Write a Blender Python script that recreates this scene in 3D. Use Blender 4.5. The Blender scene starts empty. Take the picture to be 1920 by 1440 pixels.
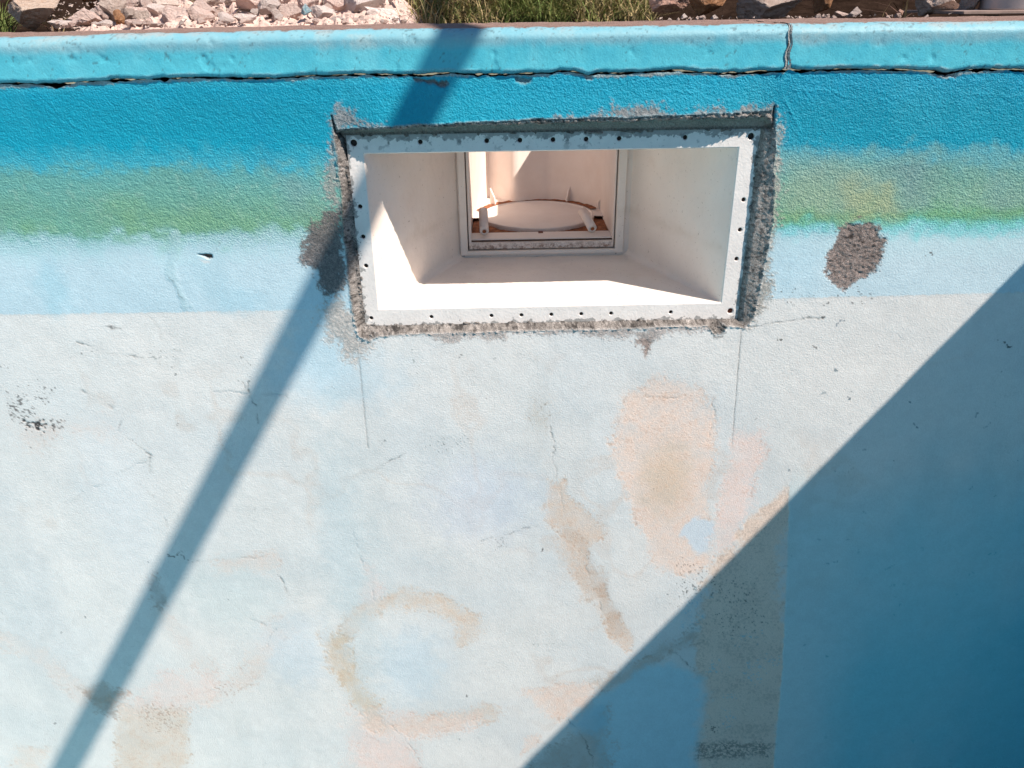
import bpy, bmesh, math, random
import numpy as np
from mathutils import Matrix, Vector, noise as mnoise
random.seed(7)
C = bpy.context.scene.collection
scene = bpy.context.scene

# ---------------------------------------------------------------- camera
F = 1450.0                                   # focal length in photograph pixels (1920 wide)
PITCH, YAW, ROLL = (math.radians(a) for a in (26.322, 0.820, -0.824))
def cam_axes():
    cp, sp, cy, sy = math.cos(PITCH), math.sin(PITCH), math.cos(YAW), math.sin(YAW)
    f = np.array([sy*cp, cy*cp, -sp]); r = np.array([cy, -sy, 0.0]); u = np.cross(r, f)
    c, s = math.cos(ROLL), math.sin(ROLL)
    return c*r + s*u, -s*r + c*u, f
RIGHT, UP, FWD = cam_axes()
cam_data = bpy.data.cameras.new('camera')
cam = bpy.data.objects.new('camera', cam_data); C.objects.link(cam)
cam_data.sensor_width = 36.0; cam_data.lens = F/1920*36.0
cam_data.clip_start = 0.02; cam_data.clip_end = 500
cam.matrix_world = Matrix(((RIGHT[0], UP[0], -FWD[0], 0), (RIGHT[1], UP[1], -FWD[1], -1.0), (RIGHT[2], UP[2], -FWD[2], 0), (0, 0, 0, 1)))
scene.camera = cam

# ---------------------------------------------------------------- light
SUN = Vector((0.70, -0.485, 1.0)).normalized()         # towards the sun
world = bpy.data.worlds.new('World'); scene.world = world; world.use_nodes = True
wn = world.node_tree
bg = wn.nodes['Background']
sky = wn.nodes.new('ShaderNodeTexSky'); sky.sky_type = 'NISHITA'; sky.sun_disc = False
sky.sun_elevation = math.asin(SUN.z); sky.sun_rotation = math.atan2(SUN.x, SUN.y)
sky.air_density = 1.0; sky.dust_density = 0.3; sky.ozone_density = 1.8
wn.links.new(sky.outputs[0], bg.inputs[0]); bg.inputs[1].default_value = 0.076
sd = bpy.data.lights.new('sun', 'SUN'); sd.energy = 5.0; sd.angle = math.radians(0.5); sd.color = (1.0, 0.90, 0.80)
so = bpy.data.objects.new('sun', sd); C.objects.link(so)
so.rotation_euler = SUN.to_track_quat('Z', 'Y').to_euler(); so.location = SUN*4
scene.view_settings.view_transform = 'Standard'; scene.view_settings.look = 'None'
scene.view_settings.exposure = 0.57; scene.view_settings.gamma = 1.0
scene.view_settings.use_curve_mapping = False

# ---------------------------------------------------------------- helpers
def W(px, py, y=0.0):
    """point of the plane at depth y behind the wall face that the photograph shows at (px, py)"""
    d = (px-960)*RIGHT - (py-720)*UP + F*FWD
    d = d/d[1]*(1.0+y)
    return float(d[0]), float(d[2])
def WP(pts, y=0.0): return [W(a, b, y) for a, b in pts]

def tag(o, label=None, cat=None, group=None, kind=None):
    if label: o['label'] = label
    if cat: o['category'] = cat
    if group: o['group'] = group
    if kind: o['kind'] = kind
    return o
def empty(name, loc=(0, 0, 0)):
    o = bpy.data.objects.new(name, None); C.objects.link(o); o.location = loc; o.empty_display_size = .05
    return o
def link(name, me, mat=None, parent=None, loc=None):
    o = bpy.data.objects.new(name, me); C.objects.link(o)
    if mat is not None and not me.materials: me.materials.append(mat)
    if parent is not None:
        o.parent = parent
        o.matrix_parent_inverse = Matrix.Translation(-Vector(parent.location))
    if loc is not None: o.location = loc
    return o
def from_bm(name, bm, mat, parent=None, smooth=False):
    me = bpy.data.meshes.new(name); bm.normal_update(); bm.to_mesh(me); bm.free()
    if smooth:
        for p in me.polygons: p.use_smooth = True
    return link(name, me, mat, parent)
def np_mesh(name, V, Q, smooth=True):
    me = bpy.data.meshes.new(name)
    nf = len(Q)
    me.vertices.add(len(V)); me.vertices.foreach_set('co', np.ascontiguousarray(V, dtype=np.float32).ravel())
    me.loops.add(nf*4); me.loops.foreach_set('vertex_index', np.ascontiguousarray(Q, dtype=np.int32).ravel())
    me.polygons.add(nf); me.polygons.foreach_set('loop_start', np.arange(0, nf*4, 4, dtype=np.int32))
    me.polygons.foreach_set('use_smooth', np.full(nf, smooth))
    me.update(calc_edges=True); me.validate()
    return me
def add_col(me, name, A):
    a = me.attributes.new(name, 'FLOAT_COLOR', 'POINT')
    B = np.ones((len(A), 4), dtype=np.float32); B[:, :3] = A; a.data.foreach_set('color', B.ravel())
def add_f(me, name, A):
    a = me.attributes.new(name, 'FLOAT', 'POINT'); a.data.foreach_set('value', np.ascontiguousarray(A, dtype=np.float32))

# noise on numpy arrays
_rng = np.random.RandomState(11)
_lat = _rng.rand(512, 512).astype(np.float32)
def vnoise(x, z, scale, seed=0):
    a = x*scale + 57.3*seed + 100; b = z*scale + 31.7*seed + 200
    i = np.floor(a).astype(np.int32); j = np.floor(b).astype(np.int32)
    u = a-i; v = b-j; u = u*u*(3-2*u); v = v*v*(3-2*v)
    i0 = i & 511; i1 = (i+1) & 511; j0 = j & 511; j1 = (j+1) & 511
    return ((_lat[i0, j0]*(1-u)+_lat[i1, j0]*u)*(1-v) + (_lat[i0, j1]*(1-u)+_lat[i1, j1]*u)*v)*2-1
def fbm(x, z, scale, octv=4, seed=0, gain=.5):
    r = 0; amp = 1; tot = 0
    for k in range(octv):
        r = r + vnoise(x+.13*k, z-.21*k, scale*2**k, seed+k*3)*amp; tot += amp; amp *= gain
    return r/tot*1.5
def sst(a, b, x):
    t = np.clip((x-a)/(b-a), 0, 1); return t*t*(3-2*t)
def seg_dist(X, Z, pts, closed=False):
    D = np.full(X.shape, 1e9, dtype=np.float32); P = list(pts)
    if closed: P = P+[P[0]]
    for (x0, z0), (x1, z1) in zip(P[:-1], P[1:]):
        dx, dz = x1-x0, z1-z0; L = dx*dx+dz*dz+1e-12
        t = np.clip(((X-x0)*dx+(Z-z0)*dz)/L, 0, 1)
        D = np.minimum(D, (X-x0-t*dx)**2+(Z-z0-t*dz)**2)
    return np.sqrt(D)
def poly_sd(X, Z, pts):
    """signed distance, positive inside"""
    d = seg_dist(X, Z, pts, True); ins = np.zeros(X.shape, bool); n = len(pts)
    for k in range(n):
        x0, z0 = pts[k]; x1, z1 = pts[(k+1) % n]
        if abs(z1-z0) < 1e-12: continue
        c = ((z0 > Z) != (z1 > Z)) & (X < (x1-x0)*(Z-z0)/(z1-z0)+x0); ins ^= c
    return np.where(ins, d, -d)
def lin(c):
    c = np.array(c, dtype=np.float64)/255.0
    return np.where(c <= .04045, c/12.92, ((c+.055)/1.055)**2.4).astype(np.float32)

# material helpers
def new_mat(name):
    m = bpy.data.materials.new(name); m.use_nodes = True
    return m, m.node_tree, m.node_tree.nodes['Principled BSDF']
def nd(t, kind, **kw):
    n = t.nodes.new(kind)
    for k, v in kw.items(): setattr(n, k, v)
    return n
def noise_n(t, co, scale, detail=4, rough=.55):
    n = nd(t, 'ShaderNodeTexNoise'); n.inputs['Scale'].default_value = scale; n.inputs['Detail'].default_value = detail
    n.inputs['Roughness'].default_value = rough; t.links.new(co, n.inputs['Vector']); return n.outputs['Fac']
def mrange(t, v, a, b, c, d):
    n = nd(t, 'ShaderNodeMapRange'); t.links.new(v, n.inputs[0])
    for i, q in enumerate((a, b, c, d)): n.inputs[i+1].default_value = q
    return n.outputs[0]
def math_n(t, op, a, b=None):
    n = nd(t, 'ShaderNodeMath', operation=op)
    for i, q in enumerate((a, b)):
        if q is None: continue
        if isinstance(q, (int, float)): n.inputs[i].default_value = q
        else: t.links.new(q, n.inputs[i])
    return n.outputs[0]
def mixc(t, fac, a, b, mode='MIX'):
    n = nd(t, 'ShaderNodeMix', data_type='RGBA', blend_type=mode)
    for key, q in ((0, fac), (6, a), (7, b)):
        if isinstance(q, (int, float)): n.inputs[key].default_value = q
        elif isinstance(q, (tuple, list, np.ndarray)): n.inputs[key].default_value = (float(q[0]), float(q[1]), float(q[2]), 1)
        else: t.links.new(q, n.inputs[key])
    return n.outputs[2]
def bump(t, b, h, dist, strength=1.0, prev=None):
    n = nd(t, 'ShaderNodeBump'); n.inputs['Distance'].default_value = dist; n.inputs['Strength'].default_value = strength
    t.links.new(h, n.inputs['Height'])
    if prev is not None: t.links.new(prev, n.inputs['Normal'])
    return n.outputs['Normal']

def painted_surface(name, bump_d=.0013):
    """paint and grit come from the surface's own attributes; grain and fine relief from noise"""
    m, t, b = new_mat(name)
    co = nd(t, 'ShaderNodeTexCoord').outputs['Object']
    pa = nd(t, 'ShaderNodeAttribute', attribute_name='paint').outputs['Color']
    gr = nd(t, 'ShaderNodeAttribute', attribute_name='grit').outputs['Fac']
    n1 = noise_n(t, co, 420, 3); n2 = noise_n(t, co, 1100, 2)
    v = math_n(t, 'MULTIPLY', mrange(t, n1, .3, .7, .955, 1.03), mrange(t, n2, .3, .7, .97, 1.02))
    g = mrange(t, noise_n(t, co, 650, 3, .7), .35, .65, .52, 1.4)
    k = nd(t, 'ShaderNodeMix', data_type='FLOAT'); t.links.new(gr, k.inputs[0]); t.links.new(v, k.inputs[2]); t.links.new(g, k.inputs[3])
    kk = nd(t, 'ShaderNodeCombineColor')
    for i in range(3): t.links.new(k.outputs[0], kk.inputs[i])
    t.links.new(mixc(t, 1.0, pa, kk.outputs[0], 'MULTIPLY'), b.inputs['Base Color'])
    rf = nd(t, 'ShaderNodeMix', data_type='FLOAT'); t.links.new(gr, rf.inputs[0]); rf.inputs[2].default_value = .5; rf.inputs[3].default_value = .95
    t.links.new(rf.outputs[0], b.inputs['Roughness'])
    b.inputs['Specular IOR Level'].default_value = .25
    o = noise_n(t, co, 430, 3, .6); o2 = noise_n(t, co, 900, 3, .7)
    tex = nd(t, 'ShaderNodeAttribute', attribute_name='peel').outputs['Fac']
    h1 = math_n(t, 'MULTIPLY', o, tex)
    h2 = math_n(t, 'MULTIPLY', o2, math_n(t, 'ADD', math_n(t, 'MULTIPLY', gr, 1.6), .10))
    h = math_n(t, 'ADD', h1, h2)
    t.links.new(bump(t, b, h, bump_d), b.inputs['Normal'])
    return m
M = {}
M['wall'] = painted_surface('pool_paint')
M['mortar'] = painted_surface('rough_mortar', .0016)

def simple(name, col, rough=.6, var=.12, scale=60, bd=0, bscale=200, spec=.4, metal=0, rnd=0):
    m, t, b = new_mat(name)
    co = nd(t, 'ShaderNodeTexCoord').outputs['Object']
    f = noise_n(t, co, scale, 5, .6)
    c = mixc(t, mrange(t, f, .3, .7, 0, 1), tuple(x*(1-var) for x in col), tuple(min(1, x*(1+var)) for x in col))
    if rnd:
        oi = nd(t, 'ShaderNodeObjectInfo').outputs['Random']
        h = nd(t, 'ShaderNodeHueSaturation'); t.links.new(c, h.inputs['Color']); t.links.new(mrange(t, oi, 0, 1, 1-rnd, 1+rnd), h.inputs['Value']); c = h.outputs[0]
    t.links.new(c, b.inputs['Base Color']); b.inputs['Roughness'].default_value = rough
    b.inputs['Specular IOR Level'].default_value = spec; b.inputs['Metallic'].default_value = metal
    if bd: t.links.new(bump(t, b, noise_n(t, co, bscale, 5, .65), bd), b.inputs['Normal'])
    return m

# ================================================================ THE WALL
# crack line below the coping
CR = [(-400,160),(0,158),(60,157),(100,160),(135,155),(205,151),(300,148),(370,146),(455,147),(510,147),(560,144),(640,141),(700,140),(760,141),(800,140),
      (830,137),(885,139),(920,141),(980,139),(1030,138),(1045,134),(1075,134),(1090,137),(1103,142),(1120,138),(1180,137),(1240,134),(1270,132),(1300,135),
      (1350,138),(1400,136),(1470,133),(1478,128),(1500,133),(1540,132),(1580,130),(1620,131),(1700,131),(1750,134),(1775,139),(1800,133),(1850,131),(1880,130),(1920,132),(2300,132)]
cw = WP(CR); CRX = np.array([p[0] for p in cw]); CRZ = np.array([p[1] for p in cw])
def crack_z(x): return np.interp(x, CRX, CRZ)
# open gap width (m) along it
GP = [(0,.3),(17,.3),(20,1.5),(29,1.5),(32,.3),(60,.4),(72,2),(95,5.0),(110,5.0),(128,3),(138,.4),(202,.4),(207,3),(244,2.8),(248,.4),(298,.4),(303,3.2),(335,2.4),(364,2),(368,.4),
      (423,.3),(427,2),(453,2),(456,.3),(473,.3),(476,2),(510,2),(513,.5),(552,.5),(558,2.6),(572,2.2),(580,.9),(620,1),(640,2.5),(660,4),(690,1.6),(720,2.4),(750,1.6),(790,2),(815,3),(840,2),(870,1.2),(893,3),
      (915,3),(935,2),(980,2.4),(1030,1.5),(1050,1.6),(1085,1.8),(1100,2.2),(1120,2.2),(1180,2.6),(1240,1.8),(1262,2.6),(1300,1.6),(1350,2.2),(1370,3),(1440,2.6),(1478,2),(1490,2.6),(1530,1.6),(1560,2.2),
      (1600,1.4),(1690,1.4),(1730,2.4),(1755,4),(1785,4),(1800,2),(1820,3),(1878,3),(1885,.8),(1900,3),(1920,2),(2300,1)]
gx = np.array([W(a, 140)[0] for a, b in GP]); gv = np.array([b for a, b in GP])
def gap(x):
    g = np.interp(x, gx, gv)
    n = fbm(x, x*0, 130, 3, 5)
    return np.maximum(.0002, (g*(1+.8*n))*.00074)

xs = np.concatenate([np.arange(-2.9, -1.05, .05), np.arange(-1.05, -.42, .0019), np.arange(-.42, .42, .00135), np.arange(.42, 1.085, .0019)])
zs = [0.0]
while zs[-1] > -1.31: zs.append(zs[-1]-(.0012 if zs[-1] > -.33 else .0012+.0011*min(1, (-zs[-1]-.33)/.5)))
zs = np.array(zs+list(np.arange(zs[-1]-.02, -1.72, -.03)) + [-1.74])
nx, nz = len(xs), len(zs)
X, T = np.meshgrid(xs, zs)                   # rows from the top down
wob = fbm(X[0], X[0]*0, 110, 4, 9)*.0012
top = crack_z(xs)-gap(xs)*.65+wob
fall = np.exp(T/.012)
Z = -.0795+T + (top-(-.0795))[None, :]*fall
X = X.astype(np.float32).ravel(); Z = Z.astype(np.float32).ravel()
wx = X + fbm(X, Z, 45, 3, 1)*.004 + fbm(X, Z, 220, 2, 2)*.0016
wz = Z + fbm(X, Z, 45, 3, 3)*.004 + fbm(X, Z, 220, 2, 4)*.0016
NF = fbm(X, Z, 330, 2, 21); NM = fbm(X, Z, 60, 3, 22); NL = fbm(X, Z, 7, 4, 23); NH = vnoise(X, Z, 620, 24)
ext = (X < -1.1)

def blend(c, m, col): return c + (lin(col)[None, :]-c)*m[:, None]
# --- horizontal bands of the tide line, by height on the wall
Zb = Z + NM*.009 + NL*.006 + NF*.0035 + NH*.002
right = sst(.28, .40, X)
col = np.zeros((len(X), 3), np.float32)
def zr(py, px=300): return W(px, py)[1]
bandL = [(140,(16,150,180)),(215,(8,146,172)),(270,(14,152,178)),(305,(66,166,184)),(325,(98,166,165)),(365,(112,172,162)),(400,(114,168,150)),(425,(120,172,150)),(436,(140,186,180)),(450,(166,200,203)),(470,(182,208,214)),(500,(190,210,217)),(580,(187,208,216))]
bandR = [(130,(22,148,180)),(215,(8,144,170)),(272,(14,150,176)),(292,(96,166,176)),(330,(120,170,162)),(375,(138,178,156)),(402,(128,178,140)),(418,(112,192,176)),(432,(150,208,212)),(448,(188,212,217)),(500,(195,213,219)),(546,(193,212,219))]
def band(tab, px):
    z = np.array([W(px, a)[1] for a, b in tab])[::-1]; c = np.array([lin(b) for a, b in tab])[::-1]
    return np.stack([np.interp(Zb, z, c[:, k]) for k in range(3)], 1)
cl = band(bandL, 300); cr_ = band(bandR, 1700)
col = cl*(1-right[:, None]) + cr_*right[:, None]
# lower, paler wall under the straight paint line
zl = np.interp(X, [W(0, 590)[0], W(300, 586)[0], W(1000, 570)[0], W(1920, 548)[0]], [W(0, 590)[1], W(300, 586)[1], W(1000, 572)[1], W(1920, 548)[1]])
low = sst(zl+.0012, zl-.0012, Z+NF*.0012)
base = lin((219, 216, 212))[None, :]*np.ones_like(col)
base = blend(base, sst(-.3, .7, NL)*.7, (211, 212, 211))
base = blend(base, sst(-.1, .9, fbm(X, Z, 4, 3, 40))*.8, (222, 217, 212))
base = blend(base, sst(-.85, -1.25, Z)*sst(.1, -.4, X)*.6, (224, 219, 214))
col = col*(1-low[:, None]) + base*low[:, None]
col = blend(col, low*np.exp(-((Z-zl)/.002)**2)*.12, (120, 130, 130))
grit = np.zeros_like(X); peel = np.zeros_like(X)+.45
peel += sst(zr(480), zr(430), Z)*1.15
disp = np.zeros_like(X)                                        # + = into the wall

def feat(pts, colr, amt=1.0, soft=.006, line=None, warp=1.0, speck=0.0, gr=0.0):
    """paint a stain: polygon, or a line with half width given in metres"""
    global col, grit
    P = WP(pts); px = [p[0] for p in P]; pz = [p[1] for p in P]; mrg = .05+(line or 0)
    idx = np.where((X > min(px)-mrg) & (X < max(px)+mrg) & (Z > min(pz)-mrg) & (Z < max(pz)+mrg))[0]
    x = X[idx]+(wx[idx]-X[idx])*warp; z = Z[idx]+(wz[idx]-Z[idx])*warp
    s = poly_sd(x, z, P) if line is None else line-seg_dist(x, z, P)
    m = sst(-soft, soft, s + NM[idx]*soft*.6)*amt
    if speck: m = m*sst(speck-.25, speck+.25, NF[idx]*.7+NH[idx]*.5)
    c = col[idx]; col[idx] = c+(lin(colr)[None, :]-c)*m[:, None]
    if gr: grit[idx] = np.maximum(grit[idx], m*gr)
    return idx, m, s
def cloud(cx, cy, rx, ry, colr, amt=1.0, soft=.5, speck=0.0, gr=0, warp=2.0):
    global col
    x0, z0 = W(cx, cy); x1, _ = W(cx+rx, cy); _, z1 = W(cx, cy+ry); ax, az = abs(x1-x0), abs(z1-z0)
    idx = np.where((np.abs(X-x0) < ax*2+.03) & (np.abs(Z-z0) < az*2+.03))[0]
    x = X[idx]+(wx[idx]-X[idx])*warp; z = Z[idx]+(wz[idx]-Z[idx])*warp
    r = np.sqrt(((x-x0)/ax)**2+((z-z0)/az)**2)
    m = sst(1+soft, 1-soft, r + NM[idx]*.25)
    if speck: m = sst(speck-.25, speck+.2, NF[idx]*.8+NH[idx]*.55+(m-1)*1.1)*np.minimum(1, m*3)
    m = m*amt
    c = col[idx]; col[idx] = c+(lin(colr)[None, :]-c)*m[:, None]
    if gr: grit[idx] = np.maximum(grit[idx], m*gr)
    return idx, m

# vertical roller marks and mottling in the blue
mott = fbm(X*1.0, Z*.35, 28, 3, 60)
upper = 1-low
col = blend(col, np.clip(mott, 0, 1)*.20*upper*sst(zr(300), zr(250), Z), (70, 176, 196))
# green / yellow algae at the old water line
gz = sst(zr(448), zr(425), Zb)*sst(zr(300), zr(350), Zb)
col = blend(col, gz*np.clip(.25+fbm(X*.35, Z, 30, 3, 61)*.9, 0, 1)*.42, (116, 160, 138))
col = blend(col, gz*np.clip(fbm(X, Z, 14, 3, 62), 0, 1)*.55, (132, 158, 160))
col = blend(col, gz*sst(-.2, .9, NF*.7+NH*.5)*.26, (84, 128, 118)); col = blend(col, gz*sst(.3, .9, fbm(X, Z, 150, 3, 63))*.25, (160, 190, 176))
feat([(200,385),(330,395),(480,400),(600,395),(610,425),(480,438),(230,435)], (126, 164, 116), .45, .03)
feat([(40,420),(95,425),(90,440),(45,440)], (124, 166, 112), .4, .01)
feat([(1455,400),(1570,402),(1700,398),(1920,395),(1920,412),(1700,414),(1570,418),(1455,420)], (108, 162, 114), .6, .007)
feat([(1480,300),(1650,330),(1680,400),(1560,410),(1480,390)], (160, 170, 138), .45, .03)
feat([(1580,350),(1670,350),(1690,400),(1600,410)], (172, 172, 120), .4, .02)
feat([(1460,424),(1560,426),(1560,440),(1470,446)], (126, 198, 204), .42, .010)
feat([(1670,420),(1920,414),(1920,438),(1690,446)], (130, 198, 200), .42, .010)
# edge of an earlier paint coat in the blue
feat([(485,165),(500,300)], (4, 132, 168), .25, .012, line=.012)
for p in ([(92,185),(110,210),(145,240)], [(240,170),(262,215),(275,240)], [(598,150),(604,195)], [(1465,140),(1468,165),(1480,200),(1490,225)], [(1470,180),(1487,215),(1500,250)], [(1490,168),(1580,175),(1640,190)], [(1800,180),(1920,176)], [(1240,165),(1300,170)]):
    i, m, s = feat(p, (40, 160, 185), .25, .0012, line=.0008); disp[i] -= m*.0022
# pale cement lip along the crack, whole and broken
dcr = (crack_z(X)-Z)
lipw = (.0026+.0026*fbm(X, X*0, 22, 3, 70)+.0016*np.abs(fbm(X, X*0, 120, 2, 71)))
lip = sst(lipw+.0014, lipw-.0010, dcr+NF*.001)
col = blend(col, lip*.75, (176, 180, 174)); col = blend(col, lip*sst(.1, .8, NM)*.6, (120, 112, 108)); grit = np.maximum(grit, lip*.45); disp -= lip*.0003
col = blend(col, sst(.014, .004, dcr)*sst(.3, -.3, X)*.4*(1-lip), (60, 172, 192))
# chips under the crack
for p, cc in (([(66,158),(100,164),(130,160),(135,154),(95,152)], (150,120,110)), ([(782,148),(842,150),(838,160),(800,156),(780,152)], (128,122,120)), ([(965,147),(1000,148),(995,160),(975,163)], (120,150,158)), ([(1095,142),(1112,140),(1110,150),(1098,152)],(180,175,170)), ([(1760,138),(1790,138),(1785,147),(1765,148)],(176,170,165))):
    i, m, s = feat(p, cc, .95, .0016, gr=.8); disp[i] += m*.0035

# --- pale blue ghosts, ribbon, hole on the left
cloud(100, 545, 28, 48, (160, 200, 212), .55, .6); cloud(390, 520, 40, 40, (172, 203, 213), .45, .7); cloud(450, 560, 40, 26, (172, 206, 218), .5, .7)
cloud(600, 640, 60, 90, (186, 214, 224), .7, .7); cloud(1490, 500, 50, 45, (178, 210, 222), .5, .7)
cloud(620, 700, 120, 60, (192, 214, 224), .5, .6)
i, m, s = feat([(330,440),(325,490),(322,520),(340,545),(352,578)], (168, 196, 202), .6, .003, line=.0045); disp[i] -= m*.0008
i, m, s = feat([(320,522),(332,538),(345,560)], (110, 118, 118), .8, .0009, line=.0004)
feat([(415,450),(408,465),(402,472)], (150, 165, 168), .7, .0009, line=.0003)
i, m, s = feat([(370,478),(385,476),(398,478),(399,484),(391,486),(384,482)], (96, 74, 66), 1, .0010, warp=.2); disp[i] += m*.004
i, m, s = feat([(374,486),(395,489),(394,493),(382,492)], (216, 212, 208), .6, .0014, warp=.3)  # lower lip of the hole painted pale, as if lit by the sun

# --- hairline cracks
def crack(pts, c=(104, 105, 104), amt=.85, w=.0005, dash=None, mod=1):
    i, m, s = feat(pts, c, 0, .0011, line=w, warp=1 if mod else .15)
    s = s+np.clip(fbm(X[i], Z[i], 70, 2, 120), -1, 1)*.0007*mod; m = sst(-.0011, .0011, s)*amt*(1-mod+mod*sst(-.5, .3, fbm(X[i], Z[i], 45, 3, 121)+.1))
    if dash is not None: m = m*sst(dash-.35, dash+.15, NF[i]*.7+NH[i]*.5+.25)
    col[i] = col[i]+(lin(c)[None, :]-col[i])*m[:, None]
    halo = sst(.006, 0, -s)*.16*sst(-.2, .6, NM[i]+NF[i]*.4); col[i] = col[i]+(lin((150, 146, 138))[None, :]-col[i])*halo[:, None]; disp[i] += m*.0008
crack([(150,645),(200,660),(245,668),(272,674)], dash=-.1); crack([(292,680),(300,690),(305,712)], dash=0.); crack([(280,590),(292,610),(300,630)], dash=.1)
crack([(150,730),(180,742),(215,765),(236,772),(230,785),(222,808),(250,830),(282,855),(278,890)], dash=-.15)
crack([(268,908),(285,930),(300,952),(312,985)], dash=-.1, c=(100,100,100)); crack([(465,715),(475,745),(484,790)], dash=-.1)
crack([(360,1052),(400,1048),(500,1045)], dash=-.2); crack([(520,1075),(540,1110),(556,1132)], dash=-.2, c=(100,100,98)); crack([(440,1135),(470,1160),(515,1180),(500,1215)], dash=-.2)
crack([(672,672),(680,740),(690,840)], c=(84, 86, 86), amt=.95, dash=-.3, w=.0004, mod=0); crack([(1391,612),(1382,720),(1373,832)], c=(84, 86, 86), amt=.95, dash=-.3, w=.0004, mod=0)
crack([(1200,1237),(1290,1200),(1355,1172)], c=(70,66,62), dash=-.4); crack([(1255,1220),(1300,1250),(1340,1275),(1385,1310),(1396,1350),(1396,1400)], c=(60,56,52), amt=.9, w=.0006)
crack([(1385,1066),(1430,1064),(1478,1062)], c=(60,58,55), amt=.9, w=.001, dash=-.2); crack([(1420,1142),(1475,1138)], c=(60,58,55), amt=.9, w=.001, dash=-.05)
crack([(1028,800),(1046,830),(1036,862),(1046,900),(1052,960)], dash=-.1); crack([(905,1015),(960,1000),(1010,985)], dash=0)
crack([(1100,1060),(1112,1110),(1140,1160)], c=(130,110,96), dash=-.2); crack([(722,1352),(755,1385),(820,1370),(900,1345)], dash=-.3); crack([(755,1385),(775,1405),(790,1432)], dash=-.3)
crack([(700,1110),(705,1130)], dash=0); crack([(660,1000),(680,1060)], dash=.1); crack([(1210,745),(1270,748)], c=(130,112,96)); crack([(1070,1350),(1100,1390),(1115,1440)], c=(60,56,52), amt=.9, w=.0007)
crack([(648,905),(700,880),(760,850)], dash=.1); crack([(1400,612),(1470,604),(1540,598)], dash=-.1); crack([(120,945),(280,860)], c=(180,185,186)); crack([(400,735),(540,742)], c=(180,186,188), dash=0.)
crack([(1335,745),(1340,790),(1325,830)], c=(150,140,130), dash=-.1)
for p in ([(1230,640),(1232,650)], [(455,715),(462,728)]): crack(p)

# --- tan and pink stains where the paint has lifted
TAN = (232, 206, 190); PINK = (231, 206, 196)
def stain(pts, c=TAN, amt=.85, soft=.007, line=None):
    i, m, s = feat(pts, c, 0, soft, line=(line+.009 if line else None), warp=1.2)
    P_ = WP(pts); x_ = X[i]+fbm(X[i], Z[i], 16, 3, 101)*.012+(wx[i]-X[i])*.8; z_ = Z[i]+fbm(X[i], Z[i], 16, 3, 102)*.012+(wz[i]-Z[i])*.8
    s = poly_sd(x_, z_, P_) if line is None else (line+.007)-seg_dist(x_, z_, P_)
    amt = amt*(.68+.32*sst(-.35, .35, fbm(X[i], Z[i], 34, 4, 103)+s*18))
    m = sst(-soft*1.3, soft*1.4, s+NM[i]*soft*.6+NF[i]*soft*1.0+NH[i]*soft*.5)*amt*(.72+.28*sst(-.6, .5, NF[i]*.5+NM[i]))
    cc = lin(c)[None, :]*(1+.05*NF[i]+.07*NL[i])[:, None]; col[i] = col[i]+(cc-col[i])*m[:, None]
    col[i] = col[i] + (lin((178, 142, 120))[None, :]-col[i])*(m*.42*sst(.15, 1.1, NF[i]*.8+NH[i]*.5+NM[i]*.5))[:, None]
    rim = np.exp(-((s)/.0022)**2)*np.minimum(1, amt)*sst(.0, .7, NF[i]+NM[i]*.8)*.34
    col[i] = col[i] + (lin((140, 132, 124))[None, :]-col[i])*rim[:, None]
    disp[i] += m*.0005; grit[i] = np.maximum(grit[i], m*.13)
lowm = low*sst(W(300, 640)[1], W(300, 760)[1], Z)
vn = np.abs(fbm(X, Z, 5.5, 4, 140)); vein = sst(.085, .015, vn+NM*.03)*lowm*sst(-.1, .5, fbm(X, Z, 4, 2, 141))
gran = .55+.45*sst(-.4, .6, NF*.7+NH*.5)
col = blend(col, vein*.50*gran, (214, 199, 188)); col = blend(col, vein*.22*sst(.2, .9, NF*.8+NH*.5), (150, 138, 128))
hz2 = np.clip(fbm(X, Z, 9, 4, 142), 0, 1)*lowm; col = blend(col, hz2*.22, (190, 200, 204))
hz3 = np.clip(fbm(X*2.2, Z*.5, 9, 4, 143), 0, 1)*lowm; col = blend(col, hz3*.20, (182, 186, 184))
dust = sst(.35, .9, fbm(X, Z, 24, 3, 144))*sst(.35, .9, NF*.8+NH*.6)*low; col = blend(col, dust*.30, (140, 142, 138))
stain([(1175,740),(1215,716),(1270,706),(1320,726),(1338,800),(1330,900),(1335,1010),(1330,1060),(1300,1085),(1250,1075),(1215,1050),(1205,985),(1200,960),(1150,900),(1135,830)])
cloud(1250, 900, 45, 60, (206, 180, 150), .45, .6)
cloud(1312, 1000, 26, 30, (206, 214, 220), .95, .25)
stain([(1375,815),(1430,815),(1415,960),(1372,1030),(1335,1045),(1360,930)], PINK, .8)
stain([(1020,905),(1070,905),(1082,950),(1135,988),(1142,1005),(1105,1020),(1105,1060),(1140,1120),(1195,1200),(1180,1235),(1150,1205),(1098,1120),(1052,1060),(1050,1010),(1018,970)], (212,192,176), .85, .005)
stain([(1060,1010),(1090,1020),(1130,1130),(1160,1190)], (186,160,140), .35, .005, line=.004)
stain([(680,1052),(712,1100),(730,1135),(668,1150)], PINK, .7)
stain([(650,1250),(622,1200),(662,1155),(740,1128),(820,1140),(885,1172),(868,1200)], (214,194,176), .8, .008, line=.012)
stain([(622,1195),(645,1250),(688,1318),(700,1350)], (208,186,160), .85, .008, line=.014)
stain([(690,1350),(760,1366),(850,1350),(908,1340)], (214,194,176), .8, .009, line=.012)
stain([(655,1320),(800,1345),(905,1335),(885,1365),(770,1385),(810,1470),(655,1470)], PINK, .5, .010)
stain([(680,1380),(740,1385),(790,1420),(790,1460),(740,1460),(670,1440)], PINK, .7)
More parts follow.
